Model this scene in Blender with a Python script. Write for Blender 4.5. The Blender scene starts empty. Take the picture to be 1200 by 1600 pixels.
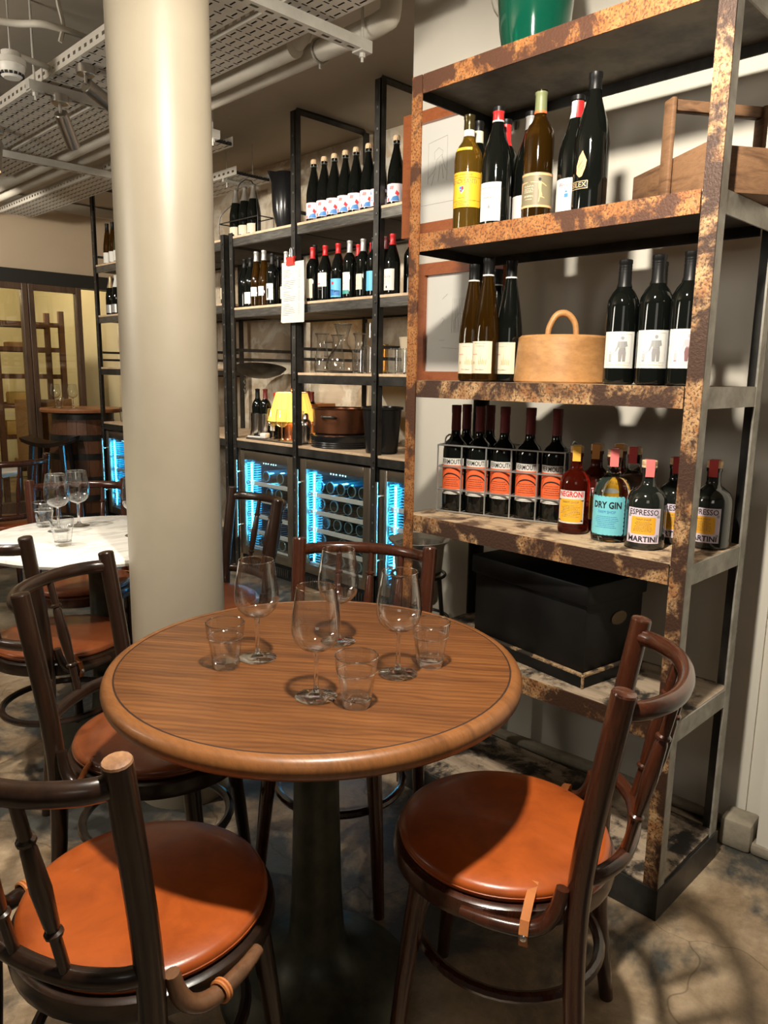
import bpy, bmesh, math, random
from mathutils import Vector, Matrix
S = bpy.context.scene
COL = S.collection
PI = math.pi
R = math.radians
random.seed(7)

# ------------------------------------------------------------ camera
cam_d = bpy.data.cameras.new('camera')
cam = bpy.data.objects.new('camera', cam_d)
COL.objects.link(cam)
S.camera = cam
def _cam():
    yaw, pitch, roll, F = R(44.9183), R(10.3937), R(0.8865), 1175.95
    cy, sy, cp, sp = math.cos(yaw), math.sin(yaw), math.cos(pitch), math.sin(pitch)
    f = Vector((sy*cp, cy*cp, -sp)); r = Vector((cy, -sy, 0)); u = r.cross(f)
    cr, sr = math.cos(roll), math.sin(roll)
    r2 = cr*r + sr*u; u2 = -sr*r + cr*u
    m = Matrix.Identity(4)
    for i in range(3):
        m[i][0], m[i][1], m[i][2] = r2[i], u2[i], -f[i]
    m[2][3] = 1.3
    cam.matrix_world = m
    cam_d.sensor_fit = 'AUTO'; cam_d.sensor_width = 36
    cam_d.lens = F/1600*36
    cam_d.clip_start = 0.02
_cam()

# ------------------------------------------------------------ world, lights, exposure
S.view_settings.view_transform = 'Standard'
S.view_settings.look = 'None'
S.view_settings.exposure = 0.0
S.view_settings.gamma = 1.0
S.view_settings.use_curve_mapping = False
w = bpy.data.worlds.new('world'); S.world = w; w.use_nodes = True
w.node_tree.nodes['Background'].inputs[0].default_value = (1.0, 0.90, 0.78, 1)
w.node_tree.nodes['Background'].inputs[1].default_value = 0.07
S.cycles.use_denoising = True
S.cycles.max_bounces = 10
S.cycles.transmission_bounces = 10
S.cycles.transparent_max_bounces = 24
S.cycles.caustics_reflective = False
S.cycles.caustics_refractive = False
S.cycles.sample_clamp_indirect = 4.0

def spot(name, loc, aim, power, angle=100, blend=0.6, col=(1, .82, .62), size=.025):
    d = bpy.data.lights.new(name, 'SPOT')
    d.energy = power; d.spot_size = R(angle); d.spot_blend = blend
    d.color = col; d.shadow_soft_size = size
    o = bpy.data.objects.new(name, d); COL.objects.link(o)
    o.location = loc
    o.rotation_euler = (Vector(aim) - Vector(loc)).to_track_quat('-Z', 'Y').to_euler()
    return o
WARM = (1, .91, .77)
spot('spot_key', (.62, .60, 2.25), (1.15, 1.15, .9), 215, 150, .35, WARM, .045)
spot('spot_floor_fill', (1.75, -.65, 2.35), (2.0, .25, 0), 42, 40, .7, WARM, .05)  # unseen spot added to lift the shadows on the right-hand floor
spot('spot_marble', (.55, 2.75, 2.30), (1.05, 2.60, .7), 82, 62, .5, WARM, .02)
spot('spot_bays', (1.50, 3.20, 2.30), (3.1, 3.1, 1.5), 120, 94, .6, WARM, .03)
spot('spot_bays_two', (1.55, 4.3, 2.28), (3.1, 4.5, 1.4), 95, 94, .6, WARM, .03)
spot('spot_far', (1.5, 5.4, 2.3), (2.6, 6.7, 1.2), 75, 130, .7, WARM, .03)
spot('spot_aisle', (.10, 2.2, 2.3), (.55, 2.55, 0), 80, 70, .6, WARM, .03)

def area(name, loc, aim, power, size, col=(1, .92, .80)):
    d = bpy.data.lights.new(name, 'AREA'); d.energy = power; d.size = size; d.color = col
    o = bpy.data.objects.new(name, d); COL.objects.link(o); o.location = loc
    o.rotation_euler = (Vector(aim) - Vector(loc)).to_track_quat('-Z', 'Y').to_euler(); return o
area('fill_up_left', (-1.3, 3.2, 1.9), (-.2, 3.4, 2.76), 62, .8)  # unseen area light added to brighten the ceiling and its bounce
area('fill_up_behind', (-.9, -.8, 1.9), (.3, .2, 2.76), 5, .8)  # weaker added fill behind the camera, also out of view

# ------------------------------------------------------------ object helpers
def link(o):
    COL.objects.link(o); return o
def setp(o, label=None, cat=None, group=None, kind=None):
    if label: o['label'] = label
    if cat: o['category'] = cat
    if group: o['group'] = group
    if kind: o['kind'] = kind
    return o
def thing(name, label, cat, loc=(0, 0, 0), rz=0, group=None):
    o = bpy.data.objects.new(name, None); link(o)
    o.location = loc; o.rotation_euler = (0, 0, rz); o.empty_display_size = .05
    return setp(o, label, cat, group)
def mesh_of(name, bm, mats, smooth=True, ang=38):
    me = bpy.data.meshes.new(name)
    bmesh.ops.recalc_face_normals(bm, faces=bm.faces[:])
    bm.to_mesh(me); bm.free()
    for m in (mats if isinstance(mats, (list, tuple)) else [mats]):
        me.materials.append(m)
    if smooth:
        me.shade_smooth()
        me.set_sharp_from_angle(angle=R(ang))
    return me
def obj(name, bm, mats, parent=None, loc=None, smooth=True, ang=38):
    me = bm if isinstance(bm, bpy.types.Mesh) else mesh_of(name, bm, mats, smooth, ang)
    o = bpy.data.objects.new(name, me); link(o)
    if parent is not None: o.parent = parent
    if loc is not None: o.location = loc
    return o
def struct(name, bm, mats, smooth=False, loc=None):
    return setp(obj(name, bm, mats, None, loc, smooth), kind='structure')
def dup(root, loc=None, rz=None, label=None, group=None):
    def cp(o, par):
        c = o.copy(); COL.objects.link(c)
        if par is not None: c.parent = par
        for ch in o.children: cp(ch, c)
        return c
    r = cp(root, None)
    if loc is not None: r.location = loc
    if rz is not None: r.rotation_euler = (0, 0, rz)
    if label: r['label'] = label
    if group: r['group'] = group
    return r

# ------------------------------------------------------------ bmesh helpers
def B(): return bmesh.new()
def box(bm, c, s, rot=None, mi=0, bev=0):
    m = Matrix.Translation(c)
    if rot is not None: m = m @ (rot if isinstance(rot, Matrix) else Matrix.Rotation(rot, 4, 'Z'))
    m = m @ Matrix.Diagonal((s[0], s[1], s[2], 1))
    r = bmesh.ops.create_cube(bm, size=1, matrix=m)
    fs = set(f for v in r['verts'] for f in v.link_faces)
    if bev:
        es = list(set(e for f in fs for e in f.edges))
        rb = bmesh.ops.bevel(bm, geom=es, offset=bev, segments=2, affect='EDGES', profile=.5)
        fs = set(rb['faces']) | set(f for f in fs if f.is_valid)
    for f in fs: f.material_index = mi
    return bm
def bx(x0, x1, y0, y1, z0, z1, bm=None, mi=0, bev=0):
    bm = bm or B()
    return box(bm, ((x0+x1)/2, (y0+y1)/2, (z0+z1)/2), (abs(x1-x0), abs(y1-y0), abs(z1-z0)), None, mi, bev)
def lathe(prof, seg=24, bm=None, mi=0, cap0=False, cap1=False, c=(0, 0, 0)):
    bm = bm or B()
    rings = []
    for r, z in prof:
        if r < 1e-6: rings.append([bm.verts.new((c[0], c[1], c[2]+z))])
        else: rings.append([bm.verts.new((c[0]+r*math.cos(2*PI*k/seg), c[1]+r*math.sin(2*PI*k/seg), c[2]+z)) for k in range(seg)])
    fs = []
    for a, b in zip(rings, rings[1:]):
        for k in range(seg):
            n = (k+1) % seg
            if len(a) == 1 and len(b) == 1: continue
            if len(a) == 1: fs.append(bm.faces.new((a[0], b[n], b[k])))
            elif len(b) == 1: fs.append(bm.faces.new((a[k], a[n], b[0])))
            else: fs.append(bm.faces.new((a[k], a[n], b[n], b[k])))
    if cap0 and len(rings[0]) > 1: fs.append(bm.faces.new(rings[0][::-1]))
    if cap1 and len(rings[-1]) > 1: fs.append(bm.faces.new(rings[-1]))
    for f in fs: f.material_index = mi
    return bm
def cat(pts, n=6, closed=False):
    P = [Vector(p) for p in pts]; out = []
    m = len(P)
    for i in range(m if closed else m-1):
        if closed: a, b, c, d = P[(i-1) % m], P[i], P[(i+1) % m], P[(i+2) % m]
        else: a, b, c, d = P[max(i-1, 0)], P[i], P[i+1], P[min(i+2, m-1)]
        for k in range(n):
            t = k/n
            out.append(.5*((2*b)+(c-a)*t+(2*a-5*b+4*c-d)*t*t+(3*b-a-3*c+d)*t**3))
    if not closed: out.append(P[-1])
    return out
def tube(bm, pts, rad, seg=8, closed=False, caps=True, mi=0, sq=1.0):
    """round bar along pts; rad a number or one per point; sq squashes it along its second axis"""
    P = [Vector(p) for p in pts]; n = len(P)
    rs = rad if isinstance(rad, (list, tuple)) else [rad]*n
    if len(rs) != n:
        m = len(rs)
        rs = [rs[min(int(i/(n-1)*(m-1)), m-2)]*(1-(i/(n-1)*(m-1)-min(int(i/(n-1)*(m-1)), m-2))) + rs[min(int(i/(n-1)*(m-1)), m-2)+1]*(i/(n-1)*(m-1)-min(int(i/(n-1)*(m-1)), m-2)) for i in range(n)]
    T = []
    for i in range(n):
        a = P[(i-1) % n] if (closed or i > 0) else P[i]
        b = P[(i+1) % n] if (closed or i < n-1) else P[i]
        T.append((b-a).normalized())
    up = Vector((0, 0, 1)) if abs(T[0].z) < .9 else Vector((1, 0, 0))
    N = (up - T[0]*up.dot(T[0])).normalized()
    rings = []
    for i in range(n):
        N = (N - T[i]*N.dot(T[i])).normalized(); Bn = T[i].cross(N)
        rings.append([bm.verts.new(P[i] + rs[i]*(math.cos(2*PI*k/seg)*N + sq*math.sin(2*PI*k/seg)*Bn)) for k in range(seg)])
    fs = []
    for i in range(n if closed else n-1):
        a, b = rings[i], rings[(i+1) % n]
        for k in range(seg):
            q = (k+1) % seg
            fs.append(bm.faces.new((a[k], a[q], b[q], b[k])))
    if caps and not closed:
        fs.append(bm.faces.new(rings[0][::-1])); fs.append(bm.faces.new(rings[-1]))
    for f in fs: f.material_index = mi
    return bm
def prism(bm, poly, z0, z1, mi=0, axis='z'):
    def P(x, y, z):
        return (x, y, z) if axis == 'z' else ((x, z, y) if axis == 'y' else (z, x, y))
    a = [bm.verts.new(P(x, y, z0)) for x, y in poly]; b = [bm.verts.new(P(x, y, z1)) for x, y in poly]
    n = len(poly); fs = [bm.faces.new(a[::-1]), bm.faces.new(b)]
    for i in range(n): fs.append(bm.faces.new((a[i], a[(i+1) % n], b[(i+1) % n], b[i])))
    for f in fs: f.material_index = mi
    return bm
def arc(cx, cy, r, a0, a1, n=12):
    return [(cx+r*math.cos(R(a0+(a1-a0)*i/n)), cy+r*math.sin(R(a0+(a1-a0)*i/n))) for i in range(n+1)]

# ------------------------------------------------------------ material helpers
def new_mat(name):
    m = bpy.data.materials.new(name); m.use_nodes = True
    nt = m.node_tree; b = nt.nodes['Principled BSDF']
    return m, nt, b
def ramp(nt, fac, stops):
    r = nt.nodes.new('ShaderNodeValToRGB')
    e = r.color_ramp.elements
    while len(e) < len(stops): e.new(.5)
    for el, (p, c) in zip(e, stops):
        el.position = p; el.color = (c[0], c[1], c[2], 1)
    nt.links.new(fac, r.inputs[0]); return r.outputs[0]
def coords(nt, scale=(1, 1, 1), rot=(0, 0, 0), kind='Object', loc=(0, 0, 0)):
    t = nt.nodes.new('ShaderNodeTexCoord'); mp = nt.nodes.new('ShaderNodeMapping')
    mp.inputs['Scale'].default_value = scale; mp.inputs['Rotation'].default_value = rot; mp.inputs['Location'].default_value = loc
    nt.links.new(t.outputs[kind], mp.inputs[0]); return mp.outputs[0]
def noise(nt, vec, scale, detail=5, rough=.6, dist=0):
    n = nt.nodes.new('ShaderNodeTexNoise')
    n.inputs['Scale'].default_value = scale; n.inputs['Detail'].default_value = detail
    n.inputs['Roughness'].default_value = rough; n.inputs['Distortion'].default_value = dist
    if vec is not None: nt.links.new(vec, n.inputs['Vector'])
    return n.outputs['Fac']
def mix(nt, fac, a, b, mode='MIX'):
    m = nt.nodes.new('ShaderNodeMix'); m.data_type = 'RGBA'; m.blend_type = mode
    for s, v in ((0, fac), (6, a), (7, b)):
        if isinstance(v, (int, float)): m.inputs[s].default_value = v
        elif isinstance(v, (tuple, list)): m.inputs[s].default_value = (v[0], v[1], v[2], 1)
        else: nt.links.new(v, m.inputs[s])
    return m.outputs[2]
def bump(nt, b, h, strength=.2, dist=.01):
    n = nt.nodes.new('ShaderNodeBump'); n.inputs['Strength'].default_value = strength; n.inputs['Distance'].default_value = dist
    nt.links.new(h, n.inputs['Height']); nt.links.new(n.outputs[0], b.inputs['Normal'])
def M(name, col, rough=.5, metal=0, coat=0, trans=0, ior=1.45, emit=None, es=0, col2=None, ns=8, lo=.35, hi=.65, bs=0, bsc=None, spec=None, sc=(1, 1, 1), det=5):
    m, nt, b = new_mat(name)
    b.inputs['Base Color'].default_value = (*col, 1); b.inputs['Roughness'].default_value = rough
    b.inputs['Metallic'].default_value = metal; b.inputs['Coat Weight'].default_value = coat; b.inputs['Coat Roughness'].default_value = .08
    b.inputs['Transmission Weight'].default_value = trans; b.inputs['IOR'].default_value = ior
    if spec is not None: b.inputs['Specular IOR Level'].default_value = spec
    if emit: b.inputs['Emission Color'].default_value = (*emit, 1); b.inputs['Emission Strength'].default_value = es
    if col2 or bs:
        v = coords(nt, sc); f = noise(nt, v, ns, det)
        if col2: nt.links.new(ramp(nt, f, [(lo, col), (hi, col2)]), b.inputs['Base Color'])
        if bs: bump(nt, b, noise(nt, v, bsc or ns*4, 4), bs, .004)
    return m
def thin_glass(name, tint=(1, 1, 1), boost=1.0, ior=1.5):
    """thin-walled glass: straight-through light plus Fresnel reflection"""
    m, nt, b = new_mat(name)
    nt.nodes.remove(b); out = nt.nodes['Material Output']
    t = nt.nodes.new('ShaderNodeBsdfTransparent'); g = nt.nodes.new('ShaderNodeBsdfGlossy')
    t.inputs[0].default_value = (*tint, 1); g.inputs['Roughness'].default_value = .02
    lw = nt.nodes.new('ShaderNodeLayerWeight'); lw.inputs[0].default_value = .5
    pw = nt.nodes.new('ShaderNodeMath'); pw.operation = 'POWER'; pw.inputs[1].default_value = 2.0
    nt.links.new(lw.outputs['Facing'], pw.inputs[0])
    mul = nt.nodes.new('ShaderNodeMath'); mul.operation = 'MULTIPLY_ADD'; mul.use_clamp = True; mul.inputs[1].default_value = .8*boost; mul.inputs[2].default_value = .07*boost
    nt.links.new(pw.outputs[0], mul.inputs[0])
    nt.links.new(ramp(nt, lw.outputs['Facing'], [(.45, tint), (.97, tuple(.72*q for q in tint))]), t.inputs[0])
    mx = nt.nodes.new('ShaderNodeMixShader')
    nt.links.new(mul.outputs[0], mx.inputs[0]); nt.links.new(t.outputs[0], mx.inputs[1]); nt.links.new(g.outputs[0], mx.inputs[2])
    nt.links.new(mx.outputs[0], out.inputs[0])
    return m

# ---- materials
def m_floor():
    m, nt, b = new_mat('worn_concrete_floor')
    v = coords(nt)
    big = noise(nt, v, 1.5, 8, .62, .4); mid = noise(nt, v, 4.5, 8, .7, .3); fine = noise(nt, v, 45, 4, .7)
    base = ramp(nt, mid, [(.30, (.12, .080, .045)), (.48, (.27, .19, .115)), (.68, (.44, .335, .22))])
    dark = ramp(nt, big, [(.47, (0, 0, 0)), (.54, (1, 1, 1))])
    c = mix(nt, dark, base, mix(nt, mid, (.014, .019, .022), (.085, .080, .068)))
    c = mix(nt, .35, c, ramp(nt, fine, [(.3, (.35, .35, .35)), (.7, (1, 1, 1))]), 'MULTIPLY')
    vo = nt.nodes.new('ShaderNodeTexVoronoi'); vo.feature = 'DISTANCE_TO_EDGE'; vo.inputs['Scale'].default_value = 1.7
    dv = nt.nodes.new('ShaderNodeMix'); dv.data_type = 'VECTOR'
    vn = nt.nodes.new('ShaderNodeTexNoise'); vn.inputs['Scale'].default_value = 5; nt.links.new(v, vn.inputs['Vector'])
    dv.inputs[0].default_value = .18
    nt.links.new(v, dv.inputs[4]); nt.links.new(vn.outputs['Color'], dv.inputs[5]); nt.links.new(dv.outputs[1], vo.inputs['Vector'])
    crack = ramp(nt, vo.outputs['Distance'], [(.0, (.4, .36, .33)), (.004, (1, 1, 1))])
    c = mix(nt, .8, c, crack, 'MULTIPLY')
    nt.links.new(c, b.inputs['Base Color'])
    nt.links.new(ramp(nt, mid, [(.3, (.28, .28, .28)), (.7, (.6, .6, .6))]), b.inputs['Roughness'])
    bump(nt, b, mid, .35, .02)
    return m
def m_rust(name, a, c, d, s=1.0, dk=.5):  # two rust tones and dark blotches
    m, nt, b = new_mat(name)
    v = coords(nt)
    n1 = noise(nt, v, 7*s, 6, .65, .3); n2 = noise(nt, v, 170*s, 3, .6, .2); n3 = noise(nt, v, 24*s, 5, .7)
    x = mix(nt, ramp(nt, n3, [(.38, (0, 0, 0)), (.62, (1, 1, 1))]), a, c)
    blot = ramp(nt, n1, [(dk-.02, (0, 0, 0)), (dk+.05, (1, 1, 1))])
    spk = ramp(nt, n2, [(.42, (1, 1, 1)), (.48, (0, 0, 0))])
    x = mix(nt, blot, x, d)
    x = mix(nt, mix(nt, .22, spk, (0, 0, 0)), x, d)
    nt.links.new(x, b.inputs['Base Color']); b.inputs['Roughness'].default_value = .55; b.inputs['Metallic'].default_value = .15
    bump(nt, b, n2, .5, .003)
    return m
def m_wood(name, a, c, sc=(1, 14, 1), rot=(0, 0, 0), rough=.4, coat=0, ws=3.0, bs=.1, dirt=None):
    m, nt, b = new_mat(name)
    v = coords(nt, sc, rot)
    n = noise(nt, v, ws, 8, .62, .6); g = noise(nt, v, ws*9, 4, .7)
    x = ramp(nt, n, [(.30, a), (.52, c), (.72, tuple(.75*i+.25*j for i, j in zip(c, a)))])
    x = mix(nt, .35, x, ramp(nt, g, [(.35, (.45, .42, .4)), (.6, (1, 1, 1))]), 'MULTIPLY')
    if dirt:
        q = noise(nt, coords(nt), 9, 6, .7, .3)
        x = mix(nt, ramp(nt, q, [(.47, (0, 0, 0)), (.58, (1, 1, 1))]), x, dirt)
    nt.links.new(x, b.inputs['Base Color']); b.inputs['Roughness'].default_value = rough
    b.inputs['Coat Weight'].default_value = coat; b.inputs['Coat Roughness'].default_value = .15
    bump(nt, b, g, bs, .002)
    return m
def m_oak():
    m, nt, b = new_mat('oak_table_top')
    v = coords(nt, (1, 1, 1), (0, 0, R(52)))
    mp = nt.nodes.new('ShaderNodeMapping'); mp.inputs['Scale'].default_value = (1.1, 16, 3); nt.links.new(v, mp.inputs[0])
    n = noise(nt, mp.outputs[0], 2.3, 6, .6, .5)
    wv = nt.nodes.new('ShaderNodeTexWave'); wv.wave_type = 'BANDS'; wv.bands_direction = 'Y'
    wv.inputs['Scale'].default_value = 22; wv.inputs['Distortion'].default_value = 9; wv.inputs['Detail'].default_value = 3; wv.inputs['Detail Scale'].default_value = .7
    mp2 = nt.nodes.new('ShaderNodeMapping'); mp2.inputs['Scale'].default_value = (.35, 1, 1); nt.links.new(v, mp2.inputs[0]); nt.links.new(mp2.outputs[0], wv.inputs['Vector'])
    big = noise(nt, v, 3.2, 4, .55)
    x = ramp(nt, n, [(.25, (.085, .029, .008)), (.5, (.165, .061, .016)), (.75, (.25, .100, .027))])
    x = mix(nt, .45, x, ramp(nt, wv.outputs['Fac'], [(.15, (.42, .36, .3)), (.6, (1, 1, 1))]), 'MULTIPLY')
    x = mix(nt, .6, x, ramp(nt, big, [(.3, (.6, .55, .5)), (.7, (1.15, 1.1, 1.05))]), 'MULTIPLY')
    nt.links.new(x, b.inputs['Base Color'])
    b.inputs['Roughness'].default_value = .42; b.inputs['Coat Weight'].default_value = .15; b.inputs['Coat Roughness'].default_value = .3
    bump(nt, b, wv.outputs['Fac'], .08, .002)
    return m
def m_leather(name, a, c, rough=.32):
    m, nt, b = new_mat(name)
    v = coords(nt); n = noise(nt, v, 9, 7, .68, .5); f = noise(nt, v, 240, 2, .5)
    nt.links.new(ramp(nt, n, [(.3, a), (.55, c), (.75, tuple(min(1, i*1.25) for i in c))]), b.inputs['Base Color'])
    b.inputs['Roughness'].default_value = rough; b.inputs['Coat Weight'].default_value = .1
    bump(nt, b, f, .08, .001)
    return m
def m_marble():
    m, nt, b = new_mat('white_marble')
    v = coords(nt, (1, 2.5, 1), (0, 0, .5)); n = noise(nt, v, 4, 8, .6, 1.2)
    nt.links.new(ramp(nt, n, [(.36, (.80, .78, .73)), (.47, (.62, .61, .58)), (.52, (.82, .80, .75)), (.75, (.85, .83, .78))]), b.inputs['Base Color'])
    b.inputs['Roughness'].default_value = .25
    return m
def m_plaster(name, a, c, ns=2.2, bs=.15, rough=.8, bsc=30):
    return M(name, a, rough, col2=c, ns=ns, lo=.3, hi=.7, bs=bs, bsc=bsc)
def m_backwall():
    m, nt, b = new_mat('torn_limewash_wall')
    v = coords(nt, (1, 1, 1)); n = noise(nt, v, 2.6, 5, .6, .8); g = noise(nt, coords(nt, (1, .6, 9)), 2.2, 5, .6)
    x = ramp(nt, n, [(.44, (.62, .50, .36)), (.47, (.72, .62, .48)), (.52, (.78, .71, .58)), (.60, (.56, .44, .31))])
    x = mix(nt, .5, x, ramp(nt, g, [(.35, (.8, .76, .7)), (.65, (1, 1, 1))]), 'MULTIPLY')
    nt.links.new(x, b.inputs['Base Color']); b.inputs['Roughness'].default_value = .8
    bump(nt, b, n, .3, .01)
    return m

FLOOR = m_floor()
WALL = m_plaster('grey_white_painted_wall', (.60, .565, .49), (.66, .625, .55), 1.5, .04)
COLUMN = m_plaster('cream_gloss_column_paint', (.31, .268, .20), (.36, .315, .24), 2.5, .14, .42, 9)
CEIL = m_plaster('ceiling_paint', (.40, .345, .27), (.47, .41, .325), 2.0, .15, .8, 12)
BACK = m_backwall()
FARW = m_plaster('tan_far_wall', (.52, .41, .285), (.57, .45, .32), 1.4, .05)
RUST = m_rust('rusty_orange_steel', (.29, .098, .024), (.40, .18, .058), (.075, .028, .013), 1, .51)
RUSTP = m_rust('rusty_pale_steel', (.28, .12, .042), (.48, .30, .145), (.048, .021, .011), .9, .455)
STEELG = M('grey_side_steel', (.20, .185, .155), .5, .3, col2=(.34, .32, .28), ns=13, lo=.38, hi=.6, bs=.1)  # lighter grey steel for the rack's side faces
UNDERM = M('stained_lit_underside', (.20, .18, .14), .55, col2=(.075, .065, .05), ns=5, lo=.4, hi=.6)  # stained steel, its colour lightened for light bounced up from the table
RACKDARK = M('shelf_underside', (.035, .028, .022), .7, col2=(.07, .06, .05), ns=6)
BOARD = m_wood('worn_shelf_board', (.40, .26, .15), (.60, .45, .29), (12, 1, 1), (0, 0, 0), .65, 0, 2.6, .2, (.10, .06, .035))
BOARDK = m_wood('blackened_shelf_board', (.20, .145, .10), (.40, .31, .22), (8, 1, 1), (0, 0, 0), .65, 0, 2.6, .2, (.022, .018, .014))
BLACKST = M('black_steel', (.030, .029, .027), .42, .6, col2=(.07, .066, .06), ns=9, bs=.05)
GREYST = M('brushed_dark_steel_beam', (.09, .085, .078), .38, .7, col2=(.17, .16, .145), ns=14, sc=(1, 1, 9))
PLANK = m_wood('pale_shelf_plank', (.42, .29, .18), (.60, .44, .29), (10, 1, 1), (0, 0, 0), .6)
OAK = m_oak()
OAKRIM = m_wood('oak_table_rim', (.14, .052, .015), (.25, .097, .028), (9, 2, 3), (0, 0, R(52)), .40, .15, 2.2, .12)
GROOVE = M('dark_groove', (.03, .012, .006), .6)
IRON = M('dark_cast_iron', (.024, .026, .019), .42, .3, col2=(.060, .062, .042), ns=14, bs=.12)
DKWOOD = m_wood('dark_bentwood', (.008, .0045, .003), (.024, .011, .006), (6, 6, 1), (0, 0, 0), .28, .2, 3.5, .04)
MAHOG = m_wood('mahogany_bentwood', (.018, .006, .003), (.058, .016, .007), (6, 6, 1), (0, 0, 0), .24, .45, 3.5, .04)
WORNW = m_wood('worn_bentwood_end', (.09, .035, .015), (.34, .18, .09), (3, 3, 1), (0, 0, 0), .45)
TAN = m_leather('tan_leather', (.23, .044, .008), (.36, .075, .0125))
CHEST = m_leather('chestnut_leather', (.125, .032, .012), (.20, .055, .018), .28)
STRAP = m_leather('orange_leather_strap', (.42, .14, .04), (.55, .20, .06), .5)
WORNB = m_wood('worn_brace_wood', (.018, .008, .005), (.17, .080, .038), (3, 3, 2), (0, 0, 0), .38, .2, 6)
STUD = M('nickel_stud', (.75, .72, .68), .2, 1)
MARBLE = m_marble()
THIN = thin_glass('clear_thin_glass', (.97, .98, .98), 1.5)
SOLID = M('clear_solid_glass', (1, 1, 1), .01, trans=1, ior=1.5)
RIMG = thin_glass('glass_rim', (.95, .97, .97), 3.0)
PANE = thin_glass('window_pane_glass', (.97, .98, .95), .9)
BLACKGL = M('dark_bottle_glass', (.0035, .0042, .0035), .05, spec=.5)
GREENGL = M('olive_bottle_glass', (.022, .024, .008), .05, spec=.5)
AMBERGL = M('amber_bottle_glass', (.42, .23, .03), .04, trans=.85, ior=1.36)
AMBERD = M('dark_amber_bottle_glass', (.075, .033, .004), .04, trans=.8, ior=1.36)
GIN = M('clear_spirit_bottle', (.93, .98, .97), .01, trans=1, ior=1.36)
NEGR = M('red_spirit_bottle', (.42, .035, .014), .01, trans=.93, ior=1.36)
NEGRD = M('dark_red_spirit_bottle', (.10, .014, .008), .02, trans=.5, ior=1.36)
VASEG = M('green_blown_glass', (.006, .13, .075), .05, trans=.6, ior=1.4, coat=.6)
PAPER = M('paper_label', (.68, .665, .62), .6)
MENUP = M('menu_paper', (.54, .53, .49), .7)
CREAM = M('cream_label', (.68, .61, .46), .6)
YELLOW = M('yellow_label', (.80, .46, .03), .5)
ORANGE = M('vermilion_label', (.80, .135, .04), .5)
AMBER = M('amber_label_panel', (.82, .42, .03), .5)
BLUE = M('turquoise_label', (.18, .58, .66), .5)
LILAC = M('lilac_label', (.70, .60, .70), .5)
OLIVE = M('olive_label', (.20, .17, .10), .5)
PEACH = M('peach_label_figure', (.80, .42, .20), .5)
INK = M('black_ink', (.012, .012, .014), .6)
GREYINK = M('grey_ink', (.26, .25, .25), .7)
PALEINK = M('pale_pencil', (.33, .32, .30), .8)
REDINK = M('red_ink', (.66, .03, .035), .5)
PINKINK = M('pink_wash', (.62, .42, .44), .6)
BLUEINK = M('blue_ink', (.05, .20, .50), .5)
GOLD = M('gold_print', (.66, .48, .26), .4, .3)
MAROON = M('maroon_capsule', (.115, .016, .018), .38)
REDCAP = M('red_capsule', (.52, .02, .022), .35)
BLACKCAP = M('black_capsule', (.006, .006, .006), .4, spec=.3)
OLIVECAP = M('olive_capsule', (.17, .19, .085), .45)
GREYCAP = M('grey_capsule', (.42, .42, .41), .35, .4)
PINKCAP = M('pink_seal', (.74, .18, .17), .5)
REDSEAL = M('red_seal', (.50, .05, .045), .5)
AMBSEAL = M('amber_seal', (.75, .42, .05), .5)
BRNSEAL = M('brown_seal', (.46, .19, .04), .5)
CORK = M('cork', (.55, .36, .20), .8, col2=(.66, .46, .28), ns=60)
WIRE = M('galvanised_wire', (.55, .56, .54), .35, .8)
WHITEP = M('white_paint', (.62, .58, .50), .5, col2=(.55, .51, .43), ns=5)
GALV = M('galvanised_steel', (.50, .48, .43), .4, .25, col2=(.60, .58, .53), ns=12)
TRAYM = M('white_cable_tray', (.56, .52, .45), .45, .1, col2=(.63, .59, .52), ns=5)
NICKEL = M('brushed_nickel', (.46, .43, .39), .28, 1)
STAIN = M('stainless_steel', (.62, .60, .56), .22, 1)
STAIND = M('bronze_tinted_stainless', (.30, .26, .21), .28, .9)
CHESTP = M('black_painted_chest', (.004, .004, .004), .45, col2=(.010, .009, .008), ns=5, bs=.05, spec=.22)
GOLDW = m_rust('worn_gilt_edge', (.32, .20, .10), (.50, .34, .19), (.03, .022, .015), 2, .5)
FRAMEW = m_wood('red_brown_frame_wood', (.24, .060, .018), (.36, .105, .032), (3, 3, 10), (0, 0, 0), .35, .2, 3)
BOXWOOD = m_wood('old_oak_crate', (.075, .034, .015), (.22, .115, .055), (3, 3, 14), (0, 0, 0), .65, 0, 2.5, .3)
PINE = m_wood('waxed_pine', (.32, .145, .045), (.46, .235, .085), (2, 2, 5), (0, 0, 0), .5, 0, 2.2, .06)
COPPER = M('aged_copper', (.32, .13, .065), .3, .9, col2=(.15, .06, .035), ns=4)
BLKPL = M('black_enamel', (.010, .010, .011), .22)
FRIDGE = M('fridge_black', (.015, .015, .016), .4)
FRIN = M('fridge_inside', (.07, .20, .30), .5)
LED = M('blue_led_strip', (.1, .6, .8), .5, emit=(.10, .62, 1.0), es=3)
LEDD = M('blue_led_dot', (.5, .9, 1), .5, emit=(.45, .95, 1.0), es=11)
FSHELF = M('fridge_shelf_front', (.60, .64, .68), .45, .1)
SHADE = M('yellow_lamp_shade', (.80, .52, .08), .6, emit=(1.0, .58, .10), es=1.1)
BULB = M('warm_bulb_glow', (1, .9, .7), .5, emit=(1, .78, .45), es=14)
REDCLIP = M('red_plastic_clip', (.62, .03, .02), .35)
SOCKET = M('cream_plastic', (.60, .56, .47), .4)
BARREL = m_wood('barrel_stave_oak', (.07, .028, .013), (.15, .062, .027), (5, 5, 1), (0, 0, 0), .5)
REDTOP = m_wood('red_brown_table_top', (.22, .075, .028), (.32, .12, .045), (2, 9, 1), (0, 0, 0), .4)
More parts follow.
